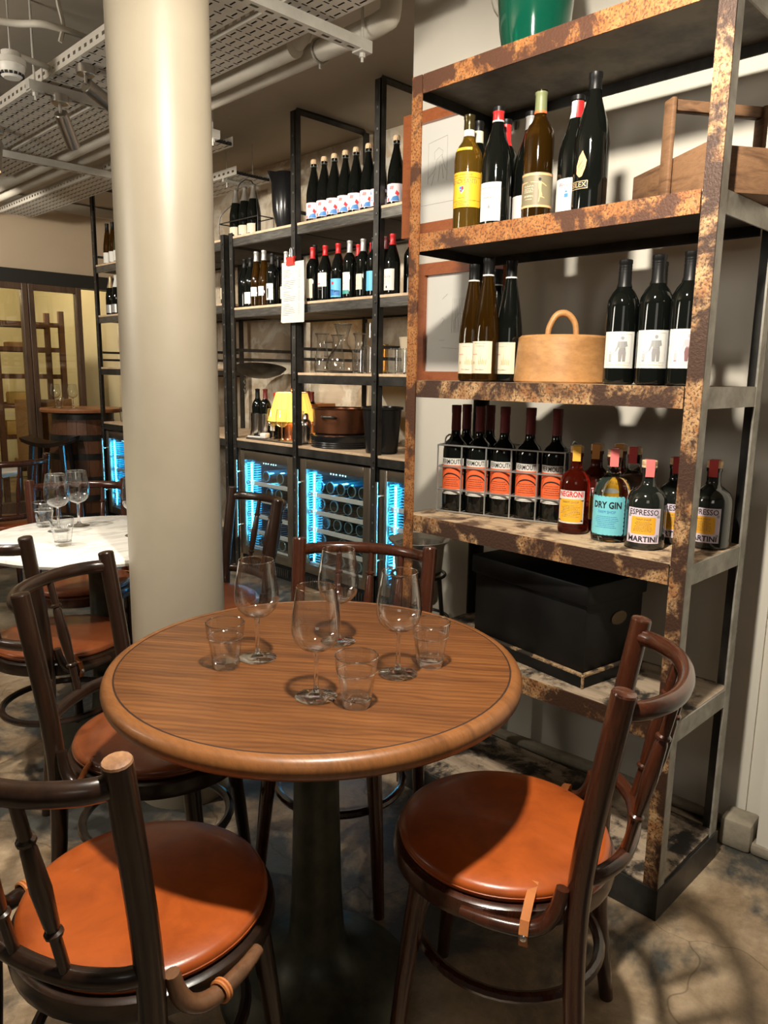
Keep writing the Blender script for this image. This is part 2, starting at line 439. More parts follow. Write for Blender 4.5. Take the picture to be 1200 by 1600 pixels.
DOORW = m_wood('dark_stained_door_frame', (.050, .030, .020), (.12, .072, .045), (5, 5, 1), (0, 0, 0), .38, .2)
BEAMB = M('black_beam', (.020, .019, .016), .6)
LARDER = m_plaster('yellow_larder_wall', (.60, .54, .36), (.66, .60, .41), 1.2, .05)
RACKW = m_wood('brown_ladder_wood', (.09, .036, .017), (.17, .072, .032), (4, 4, 2), (0, 0, 0), .6)
CHEESE = M('yellow_cheese', (.72, .42, .09), .6, col2=(.80, .54, .17), ns=6)
RIND = M('brown_cheese_rind', (.42, .22, .08), .7, col2=(.55, .32, .13), ns=7)
# ============================================================ the room
ZC = 2.76
struct('floor', bx(-4, 5, -3, 10, -.1, 0), FLOOR)
struct('ceiling', bx(-4, 5, -3, 10, ZC, ZC+.1), CEIL)
bm = bx(2.16, 2.34, .60, 2.05, 0, ZC); bx(2.075, 2.34, -3, .60, 0, ZC, bm)
struct('wall_right', bm, WALL)
struct('wall_back', bx(3.46, 3.6, 2.05, 7.2, 0, ZC), BACK)
struct('wall_alcove', bx(2.34, 3.6, 1.9, 2.049, 0, ZC), WALL)
struct('trim_right', bx(2.150, 2.16, .66, .672, 0, ZC), WALL)
bm = B()
for (x, y, sx, sy, sz) in ((2.10, .655, .09, .085, .085), (2.145, 1.1, .05, .85, .030), (2.145, 1.75, .06, .4, .028), (2.09, .585, .05, .06, .035), (2.085, .46, .05, .11, .04), (2.085, .2, .05, .3, .03)):
    box(bm, (x, y, sz/2), (sx, sy, sz), .08, 0, .012)
struct('baseboard_right', bm, m_plaster('broken_render_base', (.16, .135, .10), (.33, .29, .22), 9, .5), True)
# far wall with a glazed partition
YF = 7.05
struct('wall_far', bx(-4, 3.46, YF, YF+.1, 2.145, ZC), FARW)
struct('trim_far', bx(-4, 3.46, YF-.03, YF+.12, 2.03, 2.145), BEAMB)
struct('lit_band_far', bx(-4, 3.45, YF-.05, YF, 2.67, 2.745), WHITEP)  # white strip standing for the lit band along the wall's top
struct('wall_far_low', bx(-4, .9, YF, YF+.1, 0, 2.03), FARW)
# larder room behind the glass
struct('wall_larder', bx(-1, 5, 9.6, 9.7, 0, ZC), LARDER)
struct('wall_larder_side', bx(3.47, 3.56, 7.2, 9.6, 0, ZC), LARDER)
# glazed door and windows
def glazed(name, x0, x1, panes, bw=.055):
    bm = B()
    for x in [x0] + panes + [x1]:
        bx(x-bw/2, x+bw/2, YF-.035, YF+.035, 0, 2.03, bm, 0, .006)
    bx(x0, x1, YF-.03, YF+.03, 1.975, 2.03, bm, 0, .006)
    bx(x0, x1, YF-.03, YF+.03, 0, .12, bm, 0, .006)
    o = struct(name, bm, DOORW)
    xs = [x0] + panes + [x1]
    for a, b in zip(xs, xs[1:]):
        obj('pane', bx(a+bw/2, b-bw/2, YF-.004, YF+.004, .12, 1.975), PANE, o)
    return o
door = glazed('door_1', 1.42, 2.03, [])
glazed('window_1', 2.60, 3.02, [], .05)
glazed('window_2', 2.09, 2.545, [], .05)
glazed('window_3', .9, 1.36, [], .05)
# round column
o = struct('column', lathe([(.137, 0), (.137, .6), (.134, 1.6), (.136, ZC)], 48), COLUMN, True); o.location = (1.115, 2.0, 0)

# ============================================================ rusty rack
X0, X1, Y0, Y1 = 1.628, 1.985, .677, 1.548
LV = [.885, .50, 1.283, 1.688, 2.100]
rack = thing('steel_shelf_rack', 'tall rusty angle-iron shelf rack standing against the grey wall', 'shelf rack', (X0, Y0, 0))
def RL(*a, **k): return bx(*a, **k)
DX, DY = X1-X0, Y1-Y0
for (x, sx, y, sy, mt) in ((0, 1, 0, 1, RUSTP), (0, 1, DY, -1, RUST), (DX, -1, 0, 1, BLACKST), (DX, -1, DY, -1, BLACKST)):  # rear pair black: their shade is put into the steel colour
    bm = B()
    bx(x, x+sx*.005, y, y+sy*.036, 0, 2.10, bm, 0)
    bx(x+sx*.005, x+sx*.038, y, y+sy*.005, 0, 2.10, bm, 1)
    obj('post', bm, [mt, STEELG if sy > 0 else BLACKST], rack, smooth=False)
for i, z in enumerate(LV + [.08]):
    h = .048 if z > .1 else .075
    mt = RUST if z in (1.688, 2.100) else RUSTP
    if z < .6: mt = RUSTP if z == .50 else BLACKST
    lowest = z < .1
    obj('front_rail', bx(-.0045, -.0004, -.0045, DY+.0045, .0, z) if lowest else bx(.0012, .0060, .040, DY-.040, z-h, z), mt, rack, smooth=False)
    obj('front_rail_ledge', bx(.006, .036, .005, DY-.005, z-.008, z-.004), BLACKST, rack, smooth=False)
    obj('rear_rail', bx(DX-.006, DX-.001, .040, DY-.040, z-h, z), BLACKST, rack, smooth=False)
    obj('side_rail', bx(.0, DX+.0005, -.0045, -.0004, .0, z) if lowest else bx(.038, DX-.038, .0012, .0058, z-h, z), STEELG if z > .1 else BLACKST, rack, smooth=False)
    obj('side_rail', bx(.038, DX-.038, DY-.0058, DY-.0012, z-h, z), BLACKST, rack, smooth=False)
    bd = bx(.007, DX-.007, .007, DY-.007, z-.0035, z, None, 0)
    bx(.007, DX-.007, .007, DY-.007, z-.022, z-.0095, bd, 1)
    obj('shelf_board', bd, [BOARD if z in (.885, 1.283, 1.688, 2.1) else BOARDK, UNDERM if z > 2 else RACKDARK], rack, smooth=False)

# black chest
def chest():
    a = math.atan2(.92-1.362, 1.676-1.74)   # along the front, from left to right
    t = thing('storage_chest', 'black painted wooden chest with worn gilt base edge on the low rack shelf', 'chest', (1.735, 1.368, .50), a)
    # local x along front (left to right), y: depth into rack is +y after rotation
    L, D, H = .435, .255, .275
    sg = 1
    bm = bx(.012, L-.012, .012, D, .035, H-.02, None, 0, .004); obj('body', bm, CHESTP, t)
    bm = bx(.002, L-.002, .002, D+.004, H-.055, H, None, 0, .006); obj('lid', bm, CHESTP, t)
    bm = bx(0, L, 0, D+.004, 0, .036, None, 0, .003); o = obj('plinth', bm, CHESTP, t)
    bm = bx(0, L, -.001, .011, .031, .039, None, 0, .002); bx(L-.011, L+.001, 0, D, .031, .039, bm, 0, .002); bx(L-.004, L+.0015, -.0015, .004, .002, .036, bm)
    obj('gilt_edge', bm, GOLDW, o)
    bm = lathe([(.0, .0), (.030, .0), (.030, .006), (.022, .008), (0, .002)], 20)
    h = obj('cup_handle', bm, M('worn_brass', (.16, .11, .06), .4, .7), t, (L-.013, .15, .165)); h.rotation_euler = (0, R(90), 0); h.scale = (.62, 1.1, .7)
    return t
chest()

# picture frames on the wall, hung clear behind the rack
def frame(y0, y1, z0, z1, label, kind):
    t = thing('picture_frame', label, 'picture', (2.157, y0, z0))
    W, H = y1-y0, z1-z0; fw = .042
    for (a, b, c, d) in ((0, W, 0, fw), (0, W, H-fw, H), (0, fw, fw, H-fw), (W-fw, W, fw, H-fw)):
        bm = B()
        if b-a > d-c: poly = [(a, c if c == 0 else d), (b, c if c == 0 else d), (b-fw, d if c == 0 else c), (a+fw, d if c == 0 else c)]
        else:
            oo, ii = (a, b) if a == 0 else (b, a)
            poly = [(oo, 0), (oo, H), (ii, H-fw), (ii, fw)]
        vs0 = [bm.verts.new((-.028, p[0], p[1])) for p in poly]; vs1 = [bm.verts.new((-.002, p[0], p[1])) for p in poly]
        bm.faces.new(vs0); bm.faces.new(vs1)
        for i in range(4): bm.faces.new((vs0[i], vs0[(i+1) % 4], vs1[(i+1) % 4], vs1[i]))
        obj('frame_side', bm, FRAMEW, t, smooth=False)
    mount = obj('mount', bx(-.012, -.006, fw, W-fw, fw, H-fw), M('grey_white_mount', (.66, .65, .61), .7), t, smooth=False)
    bm = B()
    def ln(pts, r=.0005): tube(bm, [(-.0126, W-p[0]*W, p[1]*H) for p in pts], r, 4)
    if kind == 0:
        ln([(.28, .42), (.28, .74)]); ln([(.28, .74), (.50, .77)]); ln([(.50, .77), (.50, .42)]); ln([(.28, .46), (.36, .52), (.38, .60), (.44, .63), (.46, .56), (.49, .50)])
        ln([(.36, .60), (.35, .66), (.40, .69), (.45, .66), (.44, .60)]); ln([(.32, .40), (.36, .50)]); ln([(.40, .42), (.42, .58)]); ln([(.46, .44), (.44, .56)]); ln([(.2, .25), (.6, .25)])
    else:
        for k in range(9): ln([(.42+.02*k, .42), (.42+.02*k, .70)])
        ln([(.46, .44), (.45, .52), (.50, .58), (.56, .56), (.56, .48), (.52, .44)]); ln([(.30, .30), (.60, .28)]); ln([(.30, .70), (.36, .74)])
        ln([(.30, .50), (.33, .53), (.30, .55)]); ln([(.27, .36), (.34, .36)])
    obj('pencil_sketch', bm, PALEINK, mount)
    return t
frame(1.66, 2.065, 1.80, 2.225, 'framed pencil sketch in red-brown wood, upper one on the pier wall', 0)
frame(1.588, 1.985, 1.27, 1.70, 'framed pencil sketch in red-brown wood, lower one behind the flute bottles', 1)
# conduit on the wall above
bm = B(); tube(bm, cat([(2.147, 1.60, 2.09), (2.147, 1.60, 2.32), (2.147, 1.62, 2.42), (2.147, 1.68, 2.50), (2.147, 1.72, ZC)], 6), .011, 10)
c_ = obj('wall_conduit', bm, WALL); setp(c_, 'painted conduit pipe curving up the wall above the rusty rack', 'pipe')
bm = B(); tube(bm, cat([(2.152, 1.578, 2.09), (2.152, 1.578, 2.32), (2.152, 1.598, 2.42), (2.152, 1.655, 2.50), (2.152, 1.69, ZC)], 6), .004, 6)
c_ = obj('wall_cable', bm, M('dark_grey_cable', (.10, .10, .11), .5)); setp(c_, 'thin dark cable running beside the painted wall conduit', 'cable')
# socket low on the pier
t = thing('wall_socket', 'cream wall socket in a dark surround low on the pier wall', 'socket', (2.16, 1.97, .20))
obj('surround', bx(-.012, 0, -.075, .075, -.08, .08, None, 0, .01), M('socket_surround', (.10, .095, .085), .5), t)
obj('plate', bx(-.03, -.010, -.05, .05, -.055, .055, None, 0, .006), SOCKET, t)
obj('plug', bx(-.075, -.030, -.07, -.015, -.03, .05, None, 0, .01), SOCKET, t)
# ============================================================ bottles and glassware
def bend_bm(bm, r, phi0=0):
    """wrap a flat (x, y) drawing round a cylinder of radius r: x goes round, y goes up"""
    xs = [v.co.x for v in bm.verts]
    if xs:
        x = math.floor(min(xs)/.006)*.006
        while x < max(xs):
            g = bm.verts[:] + bm.edges[:] + bm.faces[:]
            bmesh.ops.bisect_plane(bm, geom=g, plane_co=(x, 0, 0), plane_no=(1, 0, 0), dist=1e-6); x += .006
    for v in bm.verts:
        a = v.co.x/r + phi0; rr = r + v.co.z
        v.co = Vector((rr*math.cos(a), rr*math.sin(a), v.co.y))
    return bm
def flat_poly(bm, pts, lift=0, mi=0):
    f = bm.faces.new([bm.verts.new((x, y, lift)) for x, y in pts]); f.material_index = mi
    bmesh.ops.triangulate(bm, faces=[f]); return bm
def rect(x0, x1, y0, y1): return [(x0, y0), (x1, y0), (x1, y1), (x0, y1)]
def rrect(x0, x1, y0, y1, r, n=4):
    out = []
    for cx, cy, a in ((x1-r, y0+r, -90), (x1-r, y1-r, 0), (x0+r, y1-r, 90), (x0+r, y0+r, 180)): out += arc(cx, cy, r, a, a+90, n)
    return out
_dg = None
def text_bm(body, size, width=None, x=0, y=0, lift=0, bold=.0, cond=1.0, sp=1.0, italic=0):
    c = bpy.data.curves.new('lettering', 'FONT'); c.body = body; c.size = size; c.resolution_u = 2
    c.align_x = 'CENTER'; c.align_y = 'CENTER'; c.offset = bold; c.space_character = sp; c.shear = italic
    o = bpy.data.objects.new('lettering_tmp', c); COL.objects.link(o)
    dg = bpy.context.evaluated_depsgraph_get(); dg.update()
    me = bpy.data.meshes.new_from_object(o.evaluated_get(dg))
    bm = B(); bm.from_mesh(me)
    bpy.data.objects.remove(o); bpy.data.curves.remove(c); bpy.data.meshes.remove(me)
    xs = [v.co.x for v in bm.verts]; w0 = max(xs)-min(xs) if xs else 1; mx = (max(xs)+min(xs))/2 if xs else 0
    k = (width/w0) if width else cond
    for v in bm.verts: v.co = Vector(((v.co.x-mx)*k+x, v.co.y+y, lift))
    return bm
def wrap(name, bm, mat, r, parent, z=0):
    o = obj(name, bend_bm(bm, r), mat, parent, smooth=False)
    o.location = (0, 0, z); return o
def fine_print(w, y0, y1, rows, seed=1, x=0, h=.0011):
    rnd = random.Random(seed); bm = B()
    for k in range(rows):
        y = y1-(y1-y0)*(k+.5)/rows; ww = w*rnd.uniform(.65, 1)/2; q = -ww
        while q < ww-.002:
            l = rnd.uniform(.002, .006); flat_poly(bm, rect(x+q, x+min(q+l, ww), y-h/2, y+h/2)); q += l+.0012
    return bm

def prof(kind, s=1.0):
    P = {
     'bordeaux': [(0, .004), (.030, .0), (.0365, .004), (.0375, .012), (.0375, .188), (.0355, .205), (.027, .222), (.018, .234), (.0148, .246), (.0140, .275), (.0140, .290), (.0152, .292), (.0152, .300), (.0100, .3005), (0, .3005)],
     'burgundy': [(0, .004), (.034, .0), (.0405, .004), (.0415, .012), (.0415, .150), (.039, .172), (.032, .200), (.023, .226), (.0165, .248), (.0145, .262), (.0140, .285), (.0155, .287), (.0155, .298), (.010, .2985), (0, .2985)],
     'flute': [(0, .004), (.029, .0), (.036, .004), (.0365, .012), (.0365, .125), (.0345, .155), (.029, .195), (.0225, .235), (.0165, .270), (.0140, .288), (.0138, .315), (.0150, .317), (.0150, .327), (.010, .3275), (0, .3275)],
     'champagne': [(0, .004), (.037, .0), (.0435, .004), (.0445, .012), (.0440, .140), (.040, .175), (.031, .215), (.021, .255), (.0155, .280), (.0150, .300), (.0170, .302), (.0170, .308), (.0145, .312), (.010, .3125), (0, .3125)],
     'vermouth': [(0, .004), (.032, .0), (.0370, .004), (.0375, .010), (.0375, .180), (.0362, .195), (.030, .208), (.0205, .217), (.0155, .226), (.0140, .240), (.0135, .295), (.0145, .297), (.0145, .318), (.010, .3185), (0, .3185)],
     'tall_spirit': [(0, .006), (.036, .0), (.0400, .004), (.0410, .010), (.0410, .128), (.0395, .143), (.034, .156), (.025, .164), (.0175, .171), (.0158, .180), (.0155, .205), (.0175, .208), (.0175, .216), (.011, .2165), (0, .2165)],
     'squat_spirit': [(0, .006), (.043, .0), (.0475, .004), (.0485, .010), (.0485, .106), (.0470, .123), (.041, .138), (.030, .148), (.0195, .156), (.0168, .165), (.0165, .188), (.0185, .191), (.0185, .199), (.011, .1995), (0, .1995)],
    }[kind]
    return [(r, z*s) for r, z in P]
def cap_on(kind, z0, z1, mat, parent, name='capsule', s=1.0, ex=.0006, top=True, seg=20):
    """a foil or screw cap that follows the neck between z0 and z1"""
    P = prof(kind, s)
    def rad(z):
        for (r0, a), (r1, b) in zip(P[1:], P[2:]):
            if a <= z <= b and b > a: return r0+(r1-r0)*(z-a)/(b-a)
        return P[-3][0]
    zs = sorted(set([z0, z1] + [z for r, z in P[2:-2] if z0 < z < z1]))
    pr = [(rad(z)+ex, z) for z in zs]
    if top: pr += [(pr[-1][0]-.0015, z1+.0012), (0, z1+.0012)]
    return obj(name, lathe(pr, seg), mat, parent)
def body_of(kind, mat, parent, s=1.0, seg=28):
    return obj('bottle_glass', lathe(prof(kind, s), seg), mat, parent)
def label_patch(parent, r, w, z0, z1, mat, name='label', pts=None, x=0):
    bm = flat_poly(B(), pts or rect(x-w/2, x+w/2, z0, z1), .0004)
    return obj(name, bend_bm(bm, r), mat, parent)
FACE = PI   # labels look towards -x of the room

def wine(kind, label, loc, glass, cap=None, capz=(.24, .30), lab=None, s=1.0, rz=FACE, name='wine_bottle', group=None, seg=24):
    t = thing(name, label, 'bottle', loc, rz, group)
    body_of(kind, glass, t, s, seg)
    if cap: cap_on(kind, capz[0]*s, capz[1]*s, cap, t, s=s, seg=seg)
    L = None
    if lab:
        mat, w, z0, z1 = lab[:4]; r = {'bordeaux': .0375, 'burgundy': .0415, 'flute': .0365, 'champagne': .0445, 'vermouth': .0375}[kind]
        L = label_patch(t, r, w, z0*s, z1*s, mat)
    return t, L

# ---------------- second shelf of the rusty rack, z = 1.688
Z2 = 1.6885
# yellow label
t, L = wine('bordeaux', 'amber white-wine bottle with a big yellow label, leftmost on upper shelf', (1.70, 1.40, Z2), AMBERGL, None, lab=(YELLOW, .150, .060, .150), name='wine_bottle', rz=FACE+R(14))
r = .0382
wrap('lettering', text_bm('BIONDI·SANTI', .016, .085, 0, .1255, 0, 0), GOLDW, r, L)
wrap('lettering', text_bm('CASTELLO DI MONTALCINO', .006, .060, 0, .1425), INK, r, L)
wrap('rule_line', flat_poly(flat_poly(B(), rect(-.075, .075, .1355, .1362)), rect(-.075, .075, .0765, .0772)), INK, r, L)
bm = flat_poly(B(), [(-.007, .114), (.007, .114), (.007, .104), (0, .094), (-.007, .104)]); wrap('crest', bm, PAPER, r, L)
bm = flat_poly(flat_poly(B(), rect(-.006, 0, .105, .113)), [(.0, .105), (.006, .105), (0, .096)]); wrap('crest_blue', bm, BLUEINK, r+.0003, L)
bm = flat_poly(flat_poly(B(), rect(0, .006, .105, .113)), [(-.006, .104), (0, .104), (0, .096)]); wrap('crest_red', bm, REDINK, r+.0003, L)
wrap('fine_print', fine_print(.05, .062, .075, 3, 3), INK, r, L)
wrap('fine_print', fine_print(.028, .081, .087, 1, 4), INK, r, L)
label_patch(t, .0345, .05, .2055, .2125, YELLOW, 'neck_label').scale = (1.0, 1.0, 1)
cap_on('bordeaux', .246, .262, PAPER, t, 'neck_strip', top=False)
cap_on('bordeaux', .262, .3005, M('dark_gold_capsule', (.07, .055, .02), .2, .6), t)
# behind
t, L = wine('bordeaux', 'dark wine bottle with cream neck band behind the yellow-label bottle', (1.795, 1.445, Z2), BLACKGL, None, s=1.05)
cap_on('bordeaux', .245*1.05, .275*1.05, CREAM, t, 'neck_strip', s=1.05, top=False); cap_on('bordeaux', .275*1.05, .3005*1.05, BLACKCAP, t, s=1.05)
# shiraz
t, L = wine('burgundy', 'black burgundy-shaped bottle with white label and red neck capsule', (1.70, 1.303, Z2), BLACKGL, None, lab=(PAPER, .062, .012, .108), s=1.0, rz=FACE+R(14))
cap_on('burgundy', .262, .288, REDCAP, t); cap_on('burgundy', .262, .266, PAPER, t, 'capsule_band', ex=.0012, top=False); cap_on('burgundy', .2885, .2990, BLACKCAP, t, 'capsule_top')
r = .0422
wrap('lettering', text_bm('DOMAINE TERRA', .0052, .046, 0, .094), INK, r, L)
wrap('lettering', text_bm('SHIRAZ', .0085, .042, 0, .081, sp=1.2), GREYINK, r, L)
wrap('lettering', text_bm('SHIRAZ', .0045, .030, -.003, .070), INK, r, L)
wrap('fine_print', fine_print(.04, .022, .034, 2, 8), GREYINK, r, L)
wrap('emblem', flat_poly(B(), [(-.004, .044), (.004, .044), (.001, .052), (0, .060), (-.001, .052)]), GREYINK, r, L)
# red capsule behind
t, L = wine('bordeaux', 'dark bottle with plain red capsule behind the red-necked bottle', (1.80, 1.352, Z2), BLACKGL, REDCAP, (.232, .288), s=1.0, lab=(PAPER, .08, .02, .11))
cap_on('bordeaux', .2885, .301, BLACKCAP, t, 'capsule_top', ex=.0012)
t, L = wine('burgundy', 'dark bottle with grey neck and white label behind olive-capped bottle', (1.79, 1.262, Z2), BLACKGL, GREYCAP, (.255, .288), lab=(PAPER, .10, .015, .085), s=1.0)
cap_on('burgundy', .289, .2995, BLACKCAP, t, 'capsule_top', ex=.0012)
# olive label with dancer
t, L = wine('bordeaux', 'brown-green bottle with olive dancer label and olive capsule', (1.70, 1.172, Z2), AMBERD, OLIVECAP, (.252, .296), lab=(OLIVE, .150, .028, .108), s=1.03, rz=FACE+R(12))
cap_on('bordeaux', .2545, .2605, ORANGE, t, 'capsule_band', s=1.03, ex=.0012, top=False)
cap_on('bordeaux', .305, .3095, BLACKCAP, t, 'bottle_mouth', s=1.03, ex=.0)
r = .0382
wrap('orange_edge', flat_poly(flat_poly(B(), rect(-.075, .075, .1045, .1095)), rect(-.075, .075, .029, .034)), PEACH, r, L)
def dancer(dx, mir):
    bm = B(); q = -1 if mir else 1
    def p(pts): flat_poly(bm, [(dx+q*x, y) for x, y in (pts if not mir else pts[::-1])])
    p([(-.004, .089), (.004, .089), (.0035, .074), (.004, .066), (-.001, .064), (-.0035, .074)])
    p([(-.004, .089), (-.003, .086), (-.024, .088), (-.024, .0895)]); p([(.003, .089), (.018, .080), (.017, .0785), (.003, .086)])
    p([(-.001, .066), (.004, .066), (.001, .052), (-.001, .041), (-.0035, .041), (-.0015, .054)]); p([(.001, .066), (.004, .066), (.007, .057), (.001, .053), (.003, .057)]); p([(.001, .053), (.013, .050), (.013, .0515), (.004, .056)])
    return bm
wrap('dancer_figure', dancer(.022, False), PEACH, r, L); wrap('dancer_figure', dancer(-.034, True), PEACH, r, L)
wrap('dancer_hair', flat_poly(flat_poly(B(), arc(.021, .0945, .0035, 0, 330, 10)), arc(-.033, .0945, .0035, 0, 330, 10)), INK, r, L)
for yy, ss in ((.083, 'NAPA'), (.073, 'PELLET'), (.059, 'BLANC')):
    wrap('lettering', text_bm(ss, .0055, .027, -.007, yy-.004, sp=1.2), CREAM, r, L)
wrap('fine_print', fine_print(.03, .044, .078, 4, 5, -.007), CREAM, r, L)
# beronia-like
t, L = wine('burgundy', 'textured dark bottle with white label, half red half white capsule', (1.735, 1.088, Z2), BLACKGL, None, lab=(PAPER, .10, .012, .095), s=.955, rz=FACE+R(8))
for nm, mt, a0, a1 in (('capsule_white', PAPER, -100, 10), ('capsule_red', REDCAP, 10, 260)):
    bm = B(); n = 14
    rr = [[bm.verts.new((q*math.cos(R(a0+(a1-a0)*k/n)), q*math.sin(R(a0+(a1-a0)*k/n)), z)) for k in range(n+1)] for q, z in ((.0185, .234), (.0152, .252), (.0150, .276))]
    for a, b in zip(rr, rr[1:]):
        for k in range(n): bm.faces.new((a[k], a[k+1], b[k+1], b[k]))
    obj(nm, bm, mt, t)
cap_on('burgundy', .276, .286, BLACKCAP, t, 'capsule_top', s=.955, ex=.0014)
r = .0422
wrap('lettering', text_bm('Beronia', .011, .045, 0, .076, italic=.2), REDINK, r, L); wrap('lettering', text_bm('RIOJA', .0035, .02, 0, .088), GREYINK, r, L)
wrap('emblem', flat_poly(flat_poly(B(), rect(-.005, .005, .046, .055)), [(-.004, .057), (.004, .057), (0, .064)]), BLUEINK, r, L)
wrap('fine_print', fine_print(.04, .018, .040, 4, 6), GREYINK, r, L)
# silex
t, L = wine('burgundy', 'tall black bottle with peach diamond stone label, rightmost of upper row', (1.70, 1.022, Z2), BLACKGL, None, s=1.05)
cap_on('burgundy', .262*1.05, .3133, BLACKCAP, t, s=1.05)
L = label_patch(t, .0418, 0, 0, 0, PEACH, 'stone_label', [(-.013, .085), (-.004, .076), (.003, .078), (.010, .095), (.013, .112), (.002, .135), (-.007, .122), (-.013, .102)])
wrap('stone_grain', flat_poly(flat_poly(flat_poly(B(), [(-.009, .098), (.004, .112), (.003, .1135), (-.009, .0995)]), [(-.006, .088), (.007, .102), (.006, .103)]), [(-.004, .116), (.006, .124), (.004, .1245)]), GOLDW, .0424, L)
L2 = label_patch(t, .0418, 0, 0, 0, GOLD, 'name_plate', rect(-.028, .018, .050, .068))
wrap('plate_field', flat_poly(B(), rect(-.027, .017, .0512, .0668), .0003), INK, .0420, L2)
wrap('lettering', text_bm('SILEX', .0155, .040, -.005, .059), GOLD, .0427, L2)

# ---------------- third shelf, z = 1.283
Z3 = 1.2835
def flute(loc, label, text=True, ring=PAPER, glass=AMBERD, s=1.0):
    t, L = wine('flute', label, loc, glass, BLACKCAP, (.283, .3278), lab=(CREAM, .068, .022, .108), s=s, rz=FACE+R(12))
    cap_on('flute', .281*s, .285*s, ring, t, 'capsule_ring', s=s, ex=.0011, top=False)
    r = .0372
    wrap('lettering', text_bm('ALSACE', .0042, .024, 0, .095), GREYINK, r, L); wrap('lettering', text_bm('Pinot Blanc', .0045, .026, 0, .032), INK, r, L)
    wrap('lettering', text_bm('FOR EVER', .0042, .018, -.017, .073), REDINK, r, L)
    bm = B()
    for k in range(5):
        a = -.004+.005*k
        flat_poly(bm, [(a, .046), (a+.003, .046), (a+.0035, .055+.003*(k % 3)), (a+.0012, .060+.004*(k % 2))])
    flat_poly(bm, [(.002, .062), (.0035, .062), (.003, .083)]); flat_poly(bm, arc(-.020, .051, .004, 0, 330, 8))
    wrap('vine_drawing', bm, GOLD, r, L)
    wrap('fine_print', fine_print(.05, .100, .105, 1, 3), GREYINK, r, L)
    return t
flute((1.70, 1.365, Z3), 'slim flute bottle with cream label, leftmost beside the lower frame', s=.965)
flute((1.695, 1.312, Z3), 'slim flute bottle with grey-topped black cap, front centre of flute trio')
flute((1.745, 1.272, Z3), 'slim dark flute bottle on the right of flute trio beside wooden cloche', glass=BLACKGL, s=.985)
flute((1.82, 1.375, Z3), 'slim flute bottle standing at the back of flute trio', glass=BLACKGL, s=.965)
# wooden lid
t = thing('wooden_cloche', 'round waxed wooden cloche with bent loop handle between flutes and red wines', 'lid', (1.80, 1.135, Z3), R(35))
obj('lid_body', lathe([(0, 0), (.123, 0), (.126, .004), (.117, .117), (.111, .123), (0, .124)], 40), PINE, t)
bm = B(); tube(bm, cat([(-.048, 0, .118), (-.044, 0, .150), (-.022, 0, .182), (.010, 0, .185), (.036, 0, .160), (.042, 0, .118)], 6), .0095, 10)
o = obj('loop_handle', bm, PINE, t); o.rotation_euler = (0, 0, R(-80)); o.scale = (.85, 1, .98)
# tempranillo
def tempranillo(loc, label, ink=GREYINK, rz=FACE, plain=False):
    t, L = wine('bordeaux', label, loc, BLACKGL, BLACKCAP, (.236, .300), lab=(PAPER, .078, .040, .128), s=.965, rz=rz, group=None)
    for z in (.270, .278, .284): cap_on('bordeaux', z*.965, z*.965+.003, BLACKCAP, t, 'cap_ridge', s=.965, ex=.0012, top=False)
    if plain: return t
    r = .0381
    wrap('lettering', text_bm("MANO'S TEMPRANILLO", .0052, .056, 0, .0455), GOLD if ink is GREYINK else PINKINK, r, L)
    bm = B()
    for pts in (arc(.008, .1085, .0042, 0, 340, 12), ):
        flat_poly(bm, pts)
    flat_poly(bm, [(-.002, .101), (.019, .101), (.021, .090), (.017, .088), (.015, .084), (.002, .084), (-.003, .092)])
    flat_poly(bm, [(-.002, .100), (-.004, .088), (-.008, .077), (-.006, .076), (.000, .088), (.001, .096)])
    flat_poly(bm, arc(-.0195, .0755, .0023, 0, 340, 8)); flat_poly(bm, [(-.0225, .072), (-.016, .072), (-.0155, .063), (-.0160, .054), (-.0225, .054), (-.0230, .063)])
    flat_poly(bm, [(-.016, .0705), (-.008, .076), (-.0085, .077), (-.017, .0715)])
    wrap('figure_drawing', bm, PINKINK if ink is not GREYINK else GREYCAP, r, L)
    bm = B()
    flat_poly(bm, [(.001, .083), (.0165, .083), (.0180, .074), (.0170, .054), (.0105, .054), (.0095, .073), (.0075, .054), (.0010, .054), (-.0005, .074)])
    flat_poly(bm, rect(-.0225, -.016, .054, .0555)); flat_poly(bm, rect(.002, .0165, .0838, .0850))
    wrap('figure_trousers', bm, ink, r+.0003, L)
    bm = B(); p = rect(-.031, .031, .051, .117)
    for a, b in zip(p, p[1:]+p[:1]):
        dx, dy = (.0003, 0) if a[0] == b[0] else (0, .0003)
        flat_poly(bm, [(min(a[0], b[0])-dx, min(a[1], b[1])-dy), (max(a[0], b[0])+dx, min(a[1], b[1])-dy), (max(a[0], b[0])+dx, max(a[1], b[1])+dy), (min(a[0], b[0])-dx, max(a[1], b[1])+dy)])
    wrap('picture_border', bm, GREYCAP, r, L)
    return t
MAR = M('plum_ink', (.20, .10, .10), .7)
tempranillo((1.715, .920, Z3), 'black screw-cap wine bottle with two-figure label, leftmost beside wooden cloche', rz=FACE+R(22))
tempranillo((1.695, .827, Z3), 'black screw-cap wine bottle with two-figure label, middle of three', rz=FACE+R(23))
tempranillo((1.690, .750, Z3), 'black screw-cap wine bottle with pink-tinted two-figure label by the post', MAR, rz=FACE+R(24))
tempranillo((1.80, .872, Z3), 'black screw-cap bottle hidden behind the middle two-figure bottle', plain=True)
tempranillo((1.80, .795, Z3), 'black screw-cap bottle hidden behind the pink-tinted two-figure bottle', plain=True)

